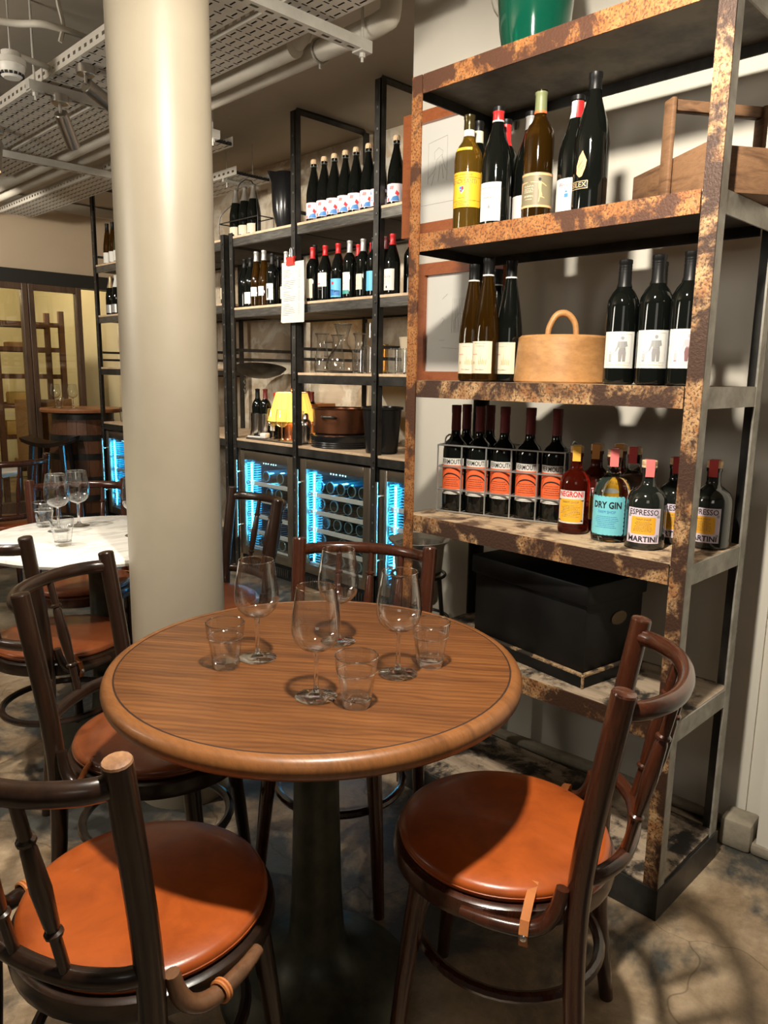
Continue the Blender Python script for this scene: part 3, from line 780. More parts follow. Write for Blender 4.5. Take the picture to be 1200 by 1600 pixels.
# ---------------- fourth shelf, z = .885
Z4 = .8855
ca = math.atan2(1.13-1.51, 1.835-1.735)
t = thing('wire_bottle_crate', 'galvanised wire bottle crate filled with vermouth on the rusty rack', 'crate', (1.735, 1.51, Z4), ca)
CL, CD, CH = .395, .155, .205
g = .0026
for z in (.003, .07, .14, CH): obj('hoop_wire', tube(B(), [(0, 0, z), (CL, 0, z), (CL, CD, z), (0, CD, z), (0, 0, z)], g, 6), WIRE, t)
for k in range(6):
    x = CL*k/5
    for y in (0, CD): obj('upright_wire', tube(B(), [(x, y, .002), (x, y, CH)], g, 6), WIRE, t)
for k in range(1, 5):
    for z in (.07, .14): obj('divider_wire', tube(B(), [(CL*k/5, 0, z), (CL*k/5, CD, z)], .0022, 6), WIRE, t)
for z in (.07, .14): obj('divider_wire', tube(B(), [(0, CD/2, z), (CL, CD/2, z)], .0022, 6), WIRE, t)
for k in range(11): obj('floor_wire', tube(B(), [(CL*k/10, 0, .003), (CL*k/10, CD, .003)], .002, 6), WIRE, t)
for x in (0, CL): obj('carry_loop', tube(B(), cat([(x, CD/2-.03, CH), (x, CD/2-.025, CH+.018), (x, CD/2, CH+.026), (x, CD/2+.025, CH+.018), (x, CD/2+.03, CH)], 4), .0026, 6), WIRE, t)
cm = Matrix.Translation((1.735, 1.51, Z4)) @ Matrix.Rotation(ca, 4, 'Z')
def vermouth_proto():
    t, L = wine('vermouth', 'x', (0, 0, 0), BLACKGL, MAROON, (.243, .318), lab=(PAPER, .082, .050, .160))
    r = .0382
    wrap('orange_panel', flat_poly(B(), rect(-.041, .041, .066, .139)), ORANGE, r, L)
    wrap('lettering', text_bm('VERMOUTH', .0195, .074, 0, .149, bold=.0003), INK, r, L)
    bm = B(); o1, i1 = arc(0, .098, .034, 10, 170, 16), arc(0, .098, .033, 10, 170, 16)
    flat_poly(bm, o1+i1[::-1])
    o1, i1 = arc(0, .080, .036, 25, 155, 16), arc(0, .0755, .036, 25, 155, 16)
    flat_poly(bm, o1+i1[::-1])
    for x in (-.034, .034): flat_poly(bm, arc(x, .131, .0035, 0, 330, 8))
    flat_poly(bm, rect(-.041, .041, .0535, .0541))
    wrap('arch_print', bm, INK, r+.0003, L)
    wrap('fine_print', fine_print(.055, .073, .104, 5, 11, h=.0014), INK, r+.0003, L)
    wrap('fine_print', fine_print(.065, .057, .062, 1, 12, h=.0014), GREYINK, r+.0002, L)
    return t
vp = vermouth_proto()
nm = ['first', 'second', 'third', 'fourth', 'fifth']
desc = ['vermouth bottle at the left end of the crate front row', 'vermouth bottle second from left in the crate front row', 'vermouth bottle in the middle of the crate front row',
        'vermouth bottle second from right in the crate front row', 'vermouth bottle at the right end of the crate, beside the negroni']
cellw = CL/5
first = True
for k in range(5):
    p = cm @ Vector((cellw*(k+.5), .040, .006))
    if first: o = vp; o.location = p; o.rotation_euler = (0, 0, FACE+R(20)); o['label'] = desc[k]; first = False
    else: o = dup(vp, p, FACE+R((20, 22, 18, 24, 21)[k]), desc[k])
for k, d in ((0, 'vermouth bottle in the crate back row behind the left-end pair'), (1, 'vermouth bottle in the crate back row, second from left')):
    p = cm @ Vector((cellw*(k+.5), CD-.038, .006)); dup(vp, p, FACE+R(8), d)

def spirit(kind, label, loc, glass, seal, rz=FACE):
    t = thing('spirit_bottle', label, 'bottle', loc, rz)
    body_of(kind, glass, t, 1.0, 36)
    zt = prof(kind)[-1][1]
    rr = .0185 if kind == 'squat_spirit' else .0175
    obj('cork_stopper', lathe([(0, zt-.02), (.0105, zt-.02), (.0105, zt), (rr, zt), (rr, zt+.004), (rr-.0006, zt+.005), (rr, zt+.006), (rr, zt+.016), (rr-.002, zt+.018), (0, zt+.018)], 24), CORK, t)
    # paper seal strip over the cork: up one side, over the top, down the other
    bm = B(); w_ = .0105
    pts = [(rr+.0012, zt-.022), (rr+.0012, zt+.0175), (rr-.0015, zt+.0190), (-rr+.0015, zt+.0190), (-rr-.0012, zt+.0175), (-rr-.0012, zt-.022)]
    a = [bm.verts.new((x, -w_, z)) for x, z in pts]; b = [bm.verts.new((x, w_, z)) for x, z in pts]
    for i in range(len(pts)-1): bm.faces.new((a[i], b[i], b[i+1], a[i+1]))
    o = obj('seal_strip', bm, seal, t, smooth=False); o.rotation_euler = (0, 0, R(12))
    return t
def espresso(label, loc, rz, seal):
    t = spirit('squat_spirit', label, loc, BLACKGL2, seal, rz)
    r = .0492
    L = label_patch(t, r-.0004, .082, .018, .104, LILAC)
    wrap('lettering', text_bm('ESPRESSO', .0190, .072, 0, .0935, bold=.0002), INK, r+.0004, L)
    wrap('lettering', text_bm('MARTINI', .0185, .072, 0, .0275, bold=.0005), INK, r+.0004, L)
    wrap('orange_panel', flat_poly(B(), rrect(-.030, .030, .040, .083, .004)), AMBER, r+.0003, L)
    wrap('lettering', text_bm('FARM SHOP', .0068, .036, 0, .0765), GOLDW, r+.0007, L)
    wrap('fine_print', fine_print(.048, .046, .072, 7, 21), GOLDW, r+.0007, L)
    bm = B()
    for x in (-.036, .036):
        for y in (.0365, .0845): flat_poly(bm, arc(x, y, .0036, 0, 340, 12))
    wrap('corner_rosettes', bm, GREYCAP, r+.0004, L)
    return t
BLACKGL2 = M('coffee_liqueur_bottle', (.010, .012, .010), .03, coat=.6, spec=.6)
espresso('squat black espresso martini bottle with lilac label, front corner by post', (1.757, .842, Z4), FACE+R(20), PINKCAP)
espresso('espresso martini bottle with dark red seal half behind the post', (1.875, .825, Z4), FACE+R(12), REDSEAL)
espresso('espresso martini bottle mostly hidden behind the rusty right post', (1.885, .735, Z4), FACE+R(2), REDSEAL)
def negroni(label, loc, rz, glass, seal):
    t = spirit('tall_spirit', label, loc, glass, seal, rz)
    r = .0417
    L = label_patch(t, r-.0004, .074, .030, .118, PAPER)
    wrap('lettering', text_bm('NEGRONI', .0200, .068, 0, .108, bold=.0006), REDINK, r+.0004, L)
    wrap('orange_panel', flat_poly(B(), rrect(-.034, .034, .034, .0955, .009, 4)), AMBER, r+.0003, L)
    wrap('lettering', text_bm('FARM SHOP', .0082, .044, 0, .087), GOLDW, r+.0006, L)
    wrap('fine_print', fine_print(.058, .046, .080, 8, 31), GOLDW, r+.0006, L)
    bm = B()
    for x, q in ((-.0335, 1), (.0335, -1)):
        for y in (.0375, .0925): flat_poly(bm, arc(x, y, .0024, 0, 330, 6)); flat_poly(bm, arc(x+q*.004, y, .0012, 0, 330, 6))
    wrap('corner_flourish', bm, INK, r+.0007, L)
    return t
negroni('red negroni bottle with orange panel label and yellow cork seal', (1.780, 1.058, Z4), FACE+R(17), NEGR, AMBSEAL)
negroni('dark negroni bottle with brown seal between negroni and gin', (1.875, 1.052, Z4), FACE+R(6), NEGRD, BRNSEAL)
negroni('dark negroni bottle with brown seal furthest back behind the gin', (1.925, 1.010, Z4), FACE+R(6), NEGRD, BRNSEAL)
def gin(label, loc, rz, seal):
    t = spirit('squat_spirit', label, loc, GIN, seal, rz)
    t.scale = (1, 1, 1.08)
    r = .0492
    n = 11; pts = []
    for x0, y0, x1, y1, m in ((-.044, .020, .044, .020, 9), (.044, .020, .044, .108, 9), (.044, .108, -.044, .108, 9), (-.044, .108, -.044, .020, 9)):
        L_ = math.hypot(x1-x0, y1-y0); ux, uy = (x1-x0)/L_, (y1-y0)/L_
        for k in range(m):
            cx, cy = x0+ux*L_*(k+.5)/m, y0+uy*L_*(k+.5)/m; rr = L_/m/2
            for j in range(5):
                th = PI*(1-j/5.0)
                pts.append((cx+ux*rr*math.cos(th)+uy*rr*.55*math.sin(th), cy+uy*rr*math.cos(th)-ux*rr*.55*math.sin(th)))
    L = label_patch(t, r-.0004, 0, 0, 0, BLUE, 'label', pts)
    wrap('lettering', text_bm('DRY GIN', .0215, .074, 0, .0885, bold=.0007), INK, r+.0004, L)
    wrap('lettering', text_bm('FARM SHOP', .0098, .046, 0, .0725), BLUEINK, r+.0004, L)
    wrap('fine_print', fine_print(.066, .034, .064, 7, 41), BLUEINK, r+.0004, L)
    wrap('back_label', flat_poly(B(), rect(.105, .150, .03, .10)), PAPER, r, t)
    return t
gin('clear gin bottle with scalloped turquoise label and pink seal', (1.772, .944, Z4), FACE+R(15), PINKCAP)
gin('clear gin bottle with red seal behind the turquoise-label gin', (1.875, .942, Z4), FACE+R(2), REDSEAL)

# ---------------- top of the rack: green vase; second shelf right: wooden trug
t = thing('glass_vase', 'large green blown-glass vase standing on top of the rusty rack', 'vase', (1.76, 1.245, 2.1005))
obj('vase_body', lathe([(0, .004), (.070, 0), (.078, .006), (.090, .07), (.096, .14), (.094, .22), (.080, .30), (.055, .36), (.04, .40), (.05, .43), (.046, .43), (.036, .40), (.05, .35), (.075, .29), (.088, .22), (.090, .14), (.084, .07), (.07, .016), (0, .012)], 40), VASEG, t)
t = thing('wooden_trug', 'old oak trug with tall bar handle at the right of upper shelf', 'trug', (1.662, .712, Z2), math.atan2(.83, .56))
TL, TW, TH = .335, .215, .105
for (a, b, c, d) in ((0, TL, -.012, 0), (0, TL, -TW, -TW+.012)):
    obj('long_side', bx(a, b, c, d, 0, TH, None, 0, .003), BOXWOOD, t)
for x in (0, TL-.012): obj('end_board', bx(x+.001, x+.013, -TW+.012, -.012, 0, TH-.012, None, 0, .002), BOXWOOD, t)
obj('base_board', bx(.012, TL-.012, -TW+.012, -.012, .002, .012), BOXWOOD, t)
for y in (.003, -TW-.015):
    bm = bx(TL/2-.019, TL/2+.019, y, y+.012, .002, .232, None, 0, .004); obj('handle_post', bm, BOXWOOD, t)
obj('handle_bar', bx(TL/2-.012, TL/2+.012, -TW-.003, .003, .205, .230, None, 0, .004), BOXWOOD, t)
# ============================================================ tables and chairs
def table(name, label, loc, r, top, rim, kind):
    t = thing(name, label, 'table', loc)
    H = .74
    if kind == 'oak':
        obj('tabletop', lathe([(0, H-.022), (r-.024, H-.022), (r-.0235, H), (0, H)][::-1], 96), top, t)
        o = obj('rim', lathe([(r-.0225, H-.0225), (r-.0225, H-.0008), (r-.021, H+.0006), (r-.012, H), (r-.004, H-.005), (r, H-.014), (r+.0005, H-.020), (r-.002, H-.030), (r-.009, H-.037), (r-.020, H-.040), (r-.10, H-.040), (r-.10, H-.0225), (r-.0225, H-.0225)], 96), rim, t)
        obj('groove', lathe([(r-.0250, H-.004), (r-.0218, H-.004), (r-.0218, H-.0002), (r-.0250, H+.0003), (r-.0250, H-.004)], 96), GROOVE, t)
    else:
        obj('tabletop', lathe([(0, H-.026), (r-.02, H-.026), (r-.004, H-.022), (r, H-.013), (r-.004, H-.004), (r-.016, H), (0, H)], 72), top, t)
    obj('pedestal', lathe([(.05, H-.055), (.052, H-.10), (.046, H-.14), (.047, .45), (.053, .22), (.060, .12), (.075, .085), (.11, .062), (.155, .050)], 40), IRON, t)
    obj('base_plate', lathe([(.150, .052), (.185, .038), (.205, .020), (.207, .004), (.200, 0), (0, 0)], 48), IRON, t)
    bm = B()
    for k in range(4):
        a = R(45+90*k); box(bm, (.10*math.cos(a), .10*math.sin(a), H-.047), (.17, .03, .012), a)
    obj('top_bracket', bm, IRON, t)
    return t
TC = (.911, 1.098)
table('bistro_table', 'round oak bistro table with moulded rim on dark iron pedestal, nearest', (*TC, 0), .405, OAK, OAKRIM, 'oak')
table('marble_table', 'round white marble table on iron pedestal left of the column', (1.095, 2.475, 0), .385, MARBLE, MARBLE, 'marble')
table('marble_table', 'round white marble table at the far left behind the chair backs', (1.18, 4.62, 0), .385, MARBLE, MARBLE, 'marble')

_chair_cache = {}
def chair(label, loc, face, wood, leather, nsp=2, worn=False, group=None):
    key = (wood.name, leather.name, nsp, worn)
    if key in _chair_cache:
        return dup(_chair_cache[key], (*loc, 0), face, label, group)
    t = thing('bentwood_chair', label, 'chair', (*loc, 0), face, group)
    _chair_cache[key] = t
    # faces +x
    obj('seat_frame', lathe([(.165, .402), (.196, .400), (.206, .405), (.209, .420), (.206, .438), (.198, .443), (.165, .441), (.165, .402)], 48), wood, t)
    cu = obj('seat_cushion', lathe([(0, .442), (.185, .442), (.194, .445), (.1965, .449), (.1955, .453), (.1965, .457), (.194, .463), (.185, .4685), (.150, .4725), (.08, .4745), (0, .475)], 64), leather, t)
    obj('seam_piping', lathe([(.1950, .4515), (.1975, .4535), (.1950, .4555), (.1935, .4535), (.1950, .4515)], 64), leather, cu)
    for s in (-1, 1):
        # rear post: one bent stick from floor to top
        pts = cat([(-.200, s*.182, 0), (-.172, s*.178, .22), (-.162, s*.176, .42), (-.170, s*.179, .56), (-.189, s*.184, .70), (-.210, s*.188, .840)], 5)
        bm = B(); tube(bm, pts, [.0145, .0165, .0195, .020, .0195, .0195], 14)
        lg = obj('rear_post', bm, wood, t)
        d = (Vector(pts[-1])-Vector(pts[-2])).normalized(); e = Vector(pts[-1])
        bm = B(); tube(bm, [e-d*.001, e+d*.003, e+d*.005], [.0195, .0180, .0120], 14)
        obj('post_end', bm, WORNW if worn else wood, lg)
        bm = B(); tube(bm, cat([(.118, s*.128, .405), (.135, s*.142, .25), (.158, s*.160, 0)], 5), [.0205, .018, .0135], 12)
        obj('front_leg', bm, wood, t)
        bm = B(); tube(bm, cat([(.02, s*.212, .425), (-.03, s*.216, .424), (-.085, s*.212, .425), (-.115, s*.203, .436), (-.132, s*.196, .462), (-.140, s*.192, .500)], 5), [.010, .0125, .0135, .0135, .013, .011], 10)
        obj('corner_brace', bm, WORNB if (worn and s < 0) else wood, t)
        # strap: a leather loop over the brace with a stud
        bm = B()
        pr = [(.150, .470), (.190, .462), (.222, .448), (.2315, .428), (.226, .404), (.212, .398)]
        a = [bm.verts.new((-.088-.0075, s*y, z)) for y, z in pr]; b = [bm.verts.new((-.088+.0075, s*y, z)) for y, z in pr]
        for i in range(len(pr)-1): bm.faces.new((a[i], b[i], b[i+1], a[i+1]))
        bmesh.ops.solidify(bm, geom=bm.faces[:], thickness=.002)
        if worn:      # here the strap is a narrow loop tied round the brace
            bm.free(); bm = B()
            for q in (0, .006): tube(bm, [(-.066-q, s*(.2155+.0150*math.cos(2*PI*k/18)), .426+.0150*math.sin(2*PI*k/18)) for k in range(18)], .0030, 6, closed=True)
            obj('strap_loop', bm, STRAP, t); continue
        st = obj('seat_strap', bm, STRAP, t)
        bm = lathe([(0, .003), (.004, .0022), (.0065, 0), (0, -.001)], 14); so = obj('stud', bm, STUD, st, (-.088, s*.2335, .424)); so.rotation_euler = (R(-90*s), 0, 0)
    def bow(z, half, depth, x0):
        return cat([(x0, -half, z), (x0-depth*.42, -half*.86, z), (x0-depth*.85, -half*.5, z), (x0-depth, 0, z), (x0-depth*.85, half*.5, z), (x0-depth*.42, half*.86, z), (x0, half, z)], 5)
    top = bow(.808, .184, .092, -.204); low = bow(.515, .176, .066, -.167)
    bm = B(); tube(bm, top, .0165, 12, sq=.85); obj('top_rail', bm, MAHOG if wood is MAHOG else wood, t)
    bm = B(); tube(bm, low, .0155, 12, sq=.8); obj('lower_rail', bm, wood, t)
    for k in range(nsp):
        f = (k+1)/(nsp+1); y = -.178+.356*f
        def at(path, yy):
            return min((Vector(p) for p in path), key=lambda p: abs(p.y-yy))
        a, b = at(low, y*.96), at(top, y)
        def L(q): return a.lerp(b, q)
        bm = B()
        seq = [(.0, .0080), (.24, .0080), (.25, .0125), (.265, .0125), (.275, .0085), (.30, .0100), (.50, .0135), (.72, .0105), (.745, .0085), (.755, .0125), (.77, .0125), (.78, .0085), (1, .0080)]
        tube(bm, [L(q) for q, _ in seq], [r_ for _, r_ in seq], 10); obj('spindle', bm, wood, t)
    bm = B(); tube(bm, [(.172*math.cos(2*PI*k/40)-.018, .165*math.sin(2*PI*k/40), .245) for k in range(40)], .0105, 8, closed=True)
    obj('ring_stretcher', bm, wood, t)
    return t
def facing(deg): return R(deg)
chair('bentwood chair with bright tan leather seat, right foreground beside the rack', (1.085, .754), facing(113), MAHOG, TAN, 3)
chair('bentwood chair with worn bare post end and tan seat, left foreground', (.508, 1.048), facing(17), DKWOOD, TAN, 3, True)
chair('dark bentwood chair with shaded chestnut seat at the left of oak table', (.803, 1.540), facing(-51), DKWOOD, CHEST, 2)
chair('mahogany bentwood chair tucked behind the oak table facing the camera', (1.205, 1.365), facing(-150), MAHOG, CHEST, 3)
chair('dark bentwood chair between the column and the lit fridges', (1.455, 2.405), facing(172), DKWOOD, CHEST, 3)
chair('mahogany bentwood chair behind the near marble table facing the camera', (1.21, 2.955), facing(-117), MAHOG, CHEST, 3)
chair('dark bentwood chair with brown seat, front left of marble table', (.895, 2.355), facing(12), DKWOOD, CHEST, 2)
chair('mahogany bentwood chair with back to camera at the far-left marble table', (1.385, 4.420), facing(95), MAHOG, TAN, 3)

# ---------------- glasses
_gl = {}
def wine_glass(label, loc, s=1.0, name='wine_glass', group=None, rz=0):
    if 'wg' in _gl: 
        o = dup(_gl['wg'], loc, rz, label, group); o.scale = (s, s, s); return o
    t = thing(name, label, 'glass', loc, rz, group); _gl['wg'] = t; t.scale = (s, s, s)
    obj('bowl', lathe([(.0332, .2010), (.0338, .2005), (.0372, .180), (.0410, .155), (.0430, .135), (.0425, .120), (.0375, .104), (.026, .0920), (.013, .0865), (.0055, .0840)], 40), THIN, t)
    o = obj('rim', lathe([(.0330, .2005), (.0336, .2016), (.0343, .2005), (.0336, .1994), (.0330, .2005)], 40), RIMG, t)
    obj('bowl_base', lathe([(0, .0885), (.008, .0892), (.0135, .0900)], 24), THIN, t)
    obj('stem', lathe([(0, .0800), (.0056, .0838), (.0044, .074), (.0038, .050), (.0042, .020), (.0058, .0125), (.007, .0105), (0, .0100)], 20), SOLID, t)
    obj('foot', lathe([(.0055, .013), (.0120, .0068), (.022, .0044), (.034, .0025), (.0372, .0012), (.030, .0003), (0, .0003)], 40), THIN, t)
    return t
def tumbler(label, loc, s=1.0, group=None, rz=0):
    if 'tb' in _gl:
        o = dup(_gl['tb'], loc, rz, label, group); o.scale = (s, s, s); return o
    t = thing('faceted_tumbler', label, 'glass', loc, rz, group); _gl['tb'] = t; t.scale = (s, s, s)
    # fluted wall with nine facets
    bm = B(); seg = 72; rings = []
    for z, r, f in ((.014, .0262, .9), (.030, .0290, 1), (.050, .0318, 1), (.058, .0335, .8), (.062, .0348, 0), (.075, .0362, 0), (.0885, .0375, 0), (.0895, .0372, 0)):
        rings.append([bm.verts.new(((r - f*.0030*(abs(math.cos(4.5*a)))) * math.cos(a), (r - f*.0030*(abs(math.cos(4.5*a))))*math.sin(a), z)) for a in [2*PI*k/seg for k in range(seg)]])
    for a, b in zip(rings, rings[1:]):
        for k in range(seg): bm.faces.new((a[k], a[(k+1) % seg], b[(k+1) % seg], b[k]))
    obj('fluted_wall', bm, THIN, t, ang=16)
    obj('rim', lathe([(.0365, .0893), (.0372, .0905), (.0380, .0893), (.0372, .0882), (.0365, .0893)], 40), RIMG, t)
    obj('shoulder_ring', lathe([(.0338, .0600), (.0352, .0615), (.0338, .0630), (.0332, .0615), (.0338, .0600)], 40), RIMG, t)
    bm = lathe([(0, .012), (.018, .0105), (.0245, .0135), (.0258, .015), (.0268, .0135), (.0258, .004), (.0245, .0005), (.020, 0), (0, .002)], 36)
    obj('thick_base', bm, THIN, t)
    return t
ZT = .7402
wine_glass('tall wine glass at the back left of oak table by the column', (.828, 1.180, ZT))
wine_glass('tall wine glass nearest the camera, front centre of oak table', (.796, .960, ZT))
wine_glass('tall wine glass furthest back on the oak table', (1.008, 1.143, ZT))
wine_glass('tall wine glass at the right of oak table before the rack', (.975, .934, ZT))
tumbler('faceted water tumbler at the left of oak table', (.757, 1.184, ZT))
tumbler('faceted water tumbler nearest the camera on oak table', (.826, .889, ZT), rz=.3)
tumbler('faceted water tumbler at the right of oak table near the rack', (1.053, .922, ZT), rz=.6)
wine_glass('wine glass standing furthest back on the white marble table', (1.108, 2.68, ZT))
wine_glass('wine glass at the left of white marble table behind tumblers', (1.018, 2.636, ZT))
wine_glass('wine glass half hidden by the column on the marble table', (1.185, 2.395, ZT))
tumbler('faceted tumbler at the back left of white marble table', (1.010, 2.745, ZT))
tumbler('faceted tumbler at the front of white marble table', (.940, 2.407, ZT), rz=.4)
# ============================================================ black steel wine racks along the back wall
XF, XR = 2.80, 3.37
HOLE = M('hole_grey', (.16, .16, .15), .4, .5)
SH = [2.135, 1.70, 1.30, .87]
def upright(par, y, front=True, sy=1, ztop=2.73):
    x = XF if front else XR; sx = 1 if front else -1
    bm = bx(x, x+sx*.005, y, y+sy*.042, 0, ztop, None, 0)
    bx(x, x+sx*.040, y, y+sy*.005, 0, ztop, bm, 0)
    o = obj('upright', bm, BLACKST, par, smooth=False)
    if front:
        bm = B()
        for k in range(26 if ztop > 2.5 else 20):
            z = .10+k*.1
            box(bm, (x-.0004, y+sy*.021, z), (.0012, .010, .010), None)
        setp(obj('bolt_holes', bm, HOLE, o, smooth=False), kind='stuff')
        bm = B()
        for z in SH:
            v = lathe([(0, .006), (.008, .004), (.009, 0)], 8)
            for q in v.verts: q.co = Vector((x-q.co.z, y+sy*.021+q.co.x, z-.035+q.co.y))
            me = bpy.data.meshes.new('t'); v.to_mesh(me); v.free(); bm.from_mesh(me); bpy.data.meshes.remove(me)
        obj('bolt_head', bm, BLACKST, o)
    return o
def end_frame(par, y, sy=1, hoop=True):
    zt = 2.73 if hoop else 2.155
    upright(par, y, True, sy, zt); upright(par, y, False, sy, zt)
    for z in ((1.43, 1.37) if 4 < y < 4.5 else (2.19, 1.43, 1.37)):
        obj('side_rail', bx(XF+.04, XR-.04, y+sy*.008, y+sy*.020, z, z+.018), BLACKST, par, smooth=False)
    if hoop:
        bm = B(); tube(bm, cat([(XF+.018, y+sy*.018, 2.55), (XF+.018, y+sy*.018, 2.70), (XF+.035, y+sy*.018, 2.728), (XF+.07, y+sy*.018, 2.735), (XR-.07, y+sy*.018, 2.735), (XR-.035, y+sy*.018, 2.728), (XR-.018, y+sy*.018, 2.70), (XR-.018, y+sy*.018, 2.55)], 3), .019, 4)
        obj('top_hoop', bm, BLACKST, par, smooth=False)
def shelf(par, y0, y1, z, drop=.062):
    obj('front_beam', bx(XF+.006, XF+.030, y0+.006, y1-.006, z-drop, z-.014, None, 0, .002), GREYST if z > 1.5 else BLACKST, par, smooth=False)
    obj('rear_beam', bx(XR-.030, XR-.006, y0+.006, y1-.006, z-drop, z-.014), BLACKST, par, smooth=False)
    n = 4
    for k in range(n):
        a = XF+.004+(XR-XF-.008)*k/n; b = XF+.004+(XR-XF-.008)*(k+1)/n
        obj('plank', bx(a+.001, b-.001, y0+.006, y1-.006, z-.014, z, None, 0, .0015), PLANK, par, smooth=False)
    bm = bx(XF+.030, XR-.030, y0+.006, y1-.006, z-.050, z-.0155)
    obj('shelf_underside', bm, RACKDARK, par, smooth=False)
r1 = thing('wine_rack', 'tall black bolted steel wine rack behind the column and pier', 'wine rack', (0, 0, 0))
YU = [2.19, 2.875, 3.555, 4.235]
for y in YU: end_frame(r1, y, 1 if y < 4 else -1, y < 4)
for a, b in zip(YU, YU[1:]):
    for z in SH:
        if z == 1.30 and a > 3: continue
        shelf(r1, a+.005, b-.001, z)
r2 = thing('wine_rack', 'tall black bolted steel wine rack at the far left past the column', 'wine rack', (0, 0, 0))
YV = [4.285, 4.92, 5.55, 6.20]
for y in YV: end_frame(r2, y, -1 if y == 6.20 else 1, y > 6)
for a, b in zip(YV, YV[1:]):
    for z in ((2.13, 1.735, .87) if a < 4.5 else (2.13, 1.735, 1.32, .87)): shelf(r2, a+.005, b-.005, z)

# ---------------- bottles on the top shelf
ZA = SH[0]+.0005
SPLASH = M('lilac_white_splash_label', (.76, .66, .70), .6)
def cham(label, loc, lab=True):
    t, L = wine('champagne', label, loc, BLACKGL, None, lab=(SPLASH, .150, .016, .100) if lab else None, seg=16)
    obj('cork', lathe([(0, .300), (.0150, .300), (.0150, .306), (.0175, .312), (.0185, .328), (.0150, .334), (0, .335)], 14), CORK, t)
    bm = B()
    for k in range(4):
        a = PI/4+PI/2*k; tube(bm, [(.0185*math.cos(a), .0185*math.sin(a), .294), (.0190*math.cos(a), .0190*math.sin(a), .322)], .0011, 4)
    tube(bm, [(.0182*math.cos(2*PI*k/12), .0182*math.sin(2*PI*k/12), .294) for k in range(12)], .0011, 4, closed=True)
    obj('wire_cage', bm, WIRE, t)
    r = .0452
    for i, (mt, polys) in enumerate(((BLUEINK, [[(.004, .018), (.052, .018), (.046, .044), (.018, .038)], [(-.040, .074), (-.022, .074), (-.030, .096)], [(-.030, .040), (-.012, .042), (-.020, .050)]]),
                      (REDINK, [[(-.062, .024), (-.046, .020), (-.044, .040), (-.058, .042)], [(.030, .052), (.046, .040), (.052, .054), (.038, .068)], [(-.012, .018), (-.002, .018), (-.004, .036), (-.012, .032)]]),
                      (PINKCAP, [[(-.002, .074), (.020, .072), (.024, .088), (.004, .090)]]),
                      (GOLD, [[(-.040, .052), (-.026, .054), (-.030, .068), (-.042, .066)]]))):
        bm = B()
        for p in polys: flat_poly(bm, p)
        wrap(('blue_splash', 'red_splash', 'pink_splash', 'gold_splash')[i], bm, mt, r+.0002*i, L)
    return t
ordn = ['leftmost', 'second from left', 'third from left', 'fourth from left', 'fifth from left', 'sixth from left']
cp = None
for k, y in enumerate((3.475, 3.385, 3.30, 3.21, 3.125, 3.03)):
    lb = 'corked black bottle with colour-splashed label, %s on the top shelf' % ordn[k]
    p = (2.87, y, ZA)
    cp = cham(lb, p) if cp is None else cp
    if k: dup(cp, p, FACE+R(3*(k % 3)-3), lb)
dup(cp, (2.96, 3.055, ZA), FACE, 'corked splash-label bottle standing behind the sixth on the top shelf')
dup(cp, (2.885, 2.967, ZA), FACE+R(20), 'corked splash-label bottle half hidden by the second black upright')
dup(cp, (2.87, 2.828, ZA), FACE, 'corked splash-label bottle on the top shelf right of the upright')
dup(cp, (2.99, 2.855, ZA), FACE+R(30), 'corked splash-label bottle behind the one right of the upright')
# round board behind
t = thing('round_board', 'round brown wooden board leaning behind the splash-label bottles', 'board', (3.28, 3.36, ZA+.145), 0)
o = obj('board_face', lathe([(0, -.011), (.140, -.011), (.145, -.006), (.145, .006), (.140, .011), (0, .011)], 36), RACKW, t); o.rotation_euler = (0, R(82), 0)
t = thing('white_arched_panel', 'white arched board leaning on the back wall above the bottles', 'board', (3.40, 3.60, ZA), 0)
bm = B(); prism(bm, [(-.30, 0), (.26, 0), (.26, .34)] + [(.12+.14*math.cos(R(a)), .34+.10*math.sin(R(a))) for a in range(10, 91, 20)] + [(-.30, .44)], 0, .02, 0, 'x')
obj('panel_board', bm, M('chalk_white_board', (.60, .55, .47), .7), t, smooth=False)
# black jug
t = thing('black_jug', 'glossy black jug with a pointed spout on the top shelf', 'jug', (2.93, 3.825, ZA), FACE)
bm = lathe([(0, .004), (.055, 0), (.062, .006), (.048, .022), (.058, .055), (.072, .12), (.076, .20), (.070, .28), (.054, .335), (.050, .335), (.066, .28), (.071, .20), (.066, .12), (.05, .05), (0, .03)], 32)
for v in bm.verts:
    f = max(0, (v.co.z-.24)/.095)
    if f > 0:
        a = math.atan2(v.co.y, v.co.x)
        f = f*f; k = math.exp(-((a-R(-45))/.33)**2); q = math.exp(-((abs(a)-PI)/.9)**2)
        rad = math.hypot(v.co.x, v.co.y); v.co.x += math.cos(a)*k*f*.048; v.co.y += math.sin(a)*k*f*.048; v.co.z += f*(.01*k+.02*q)
obj('jug_body', bm, BLKPL, t)
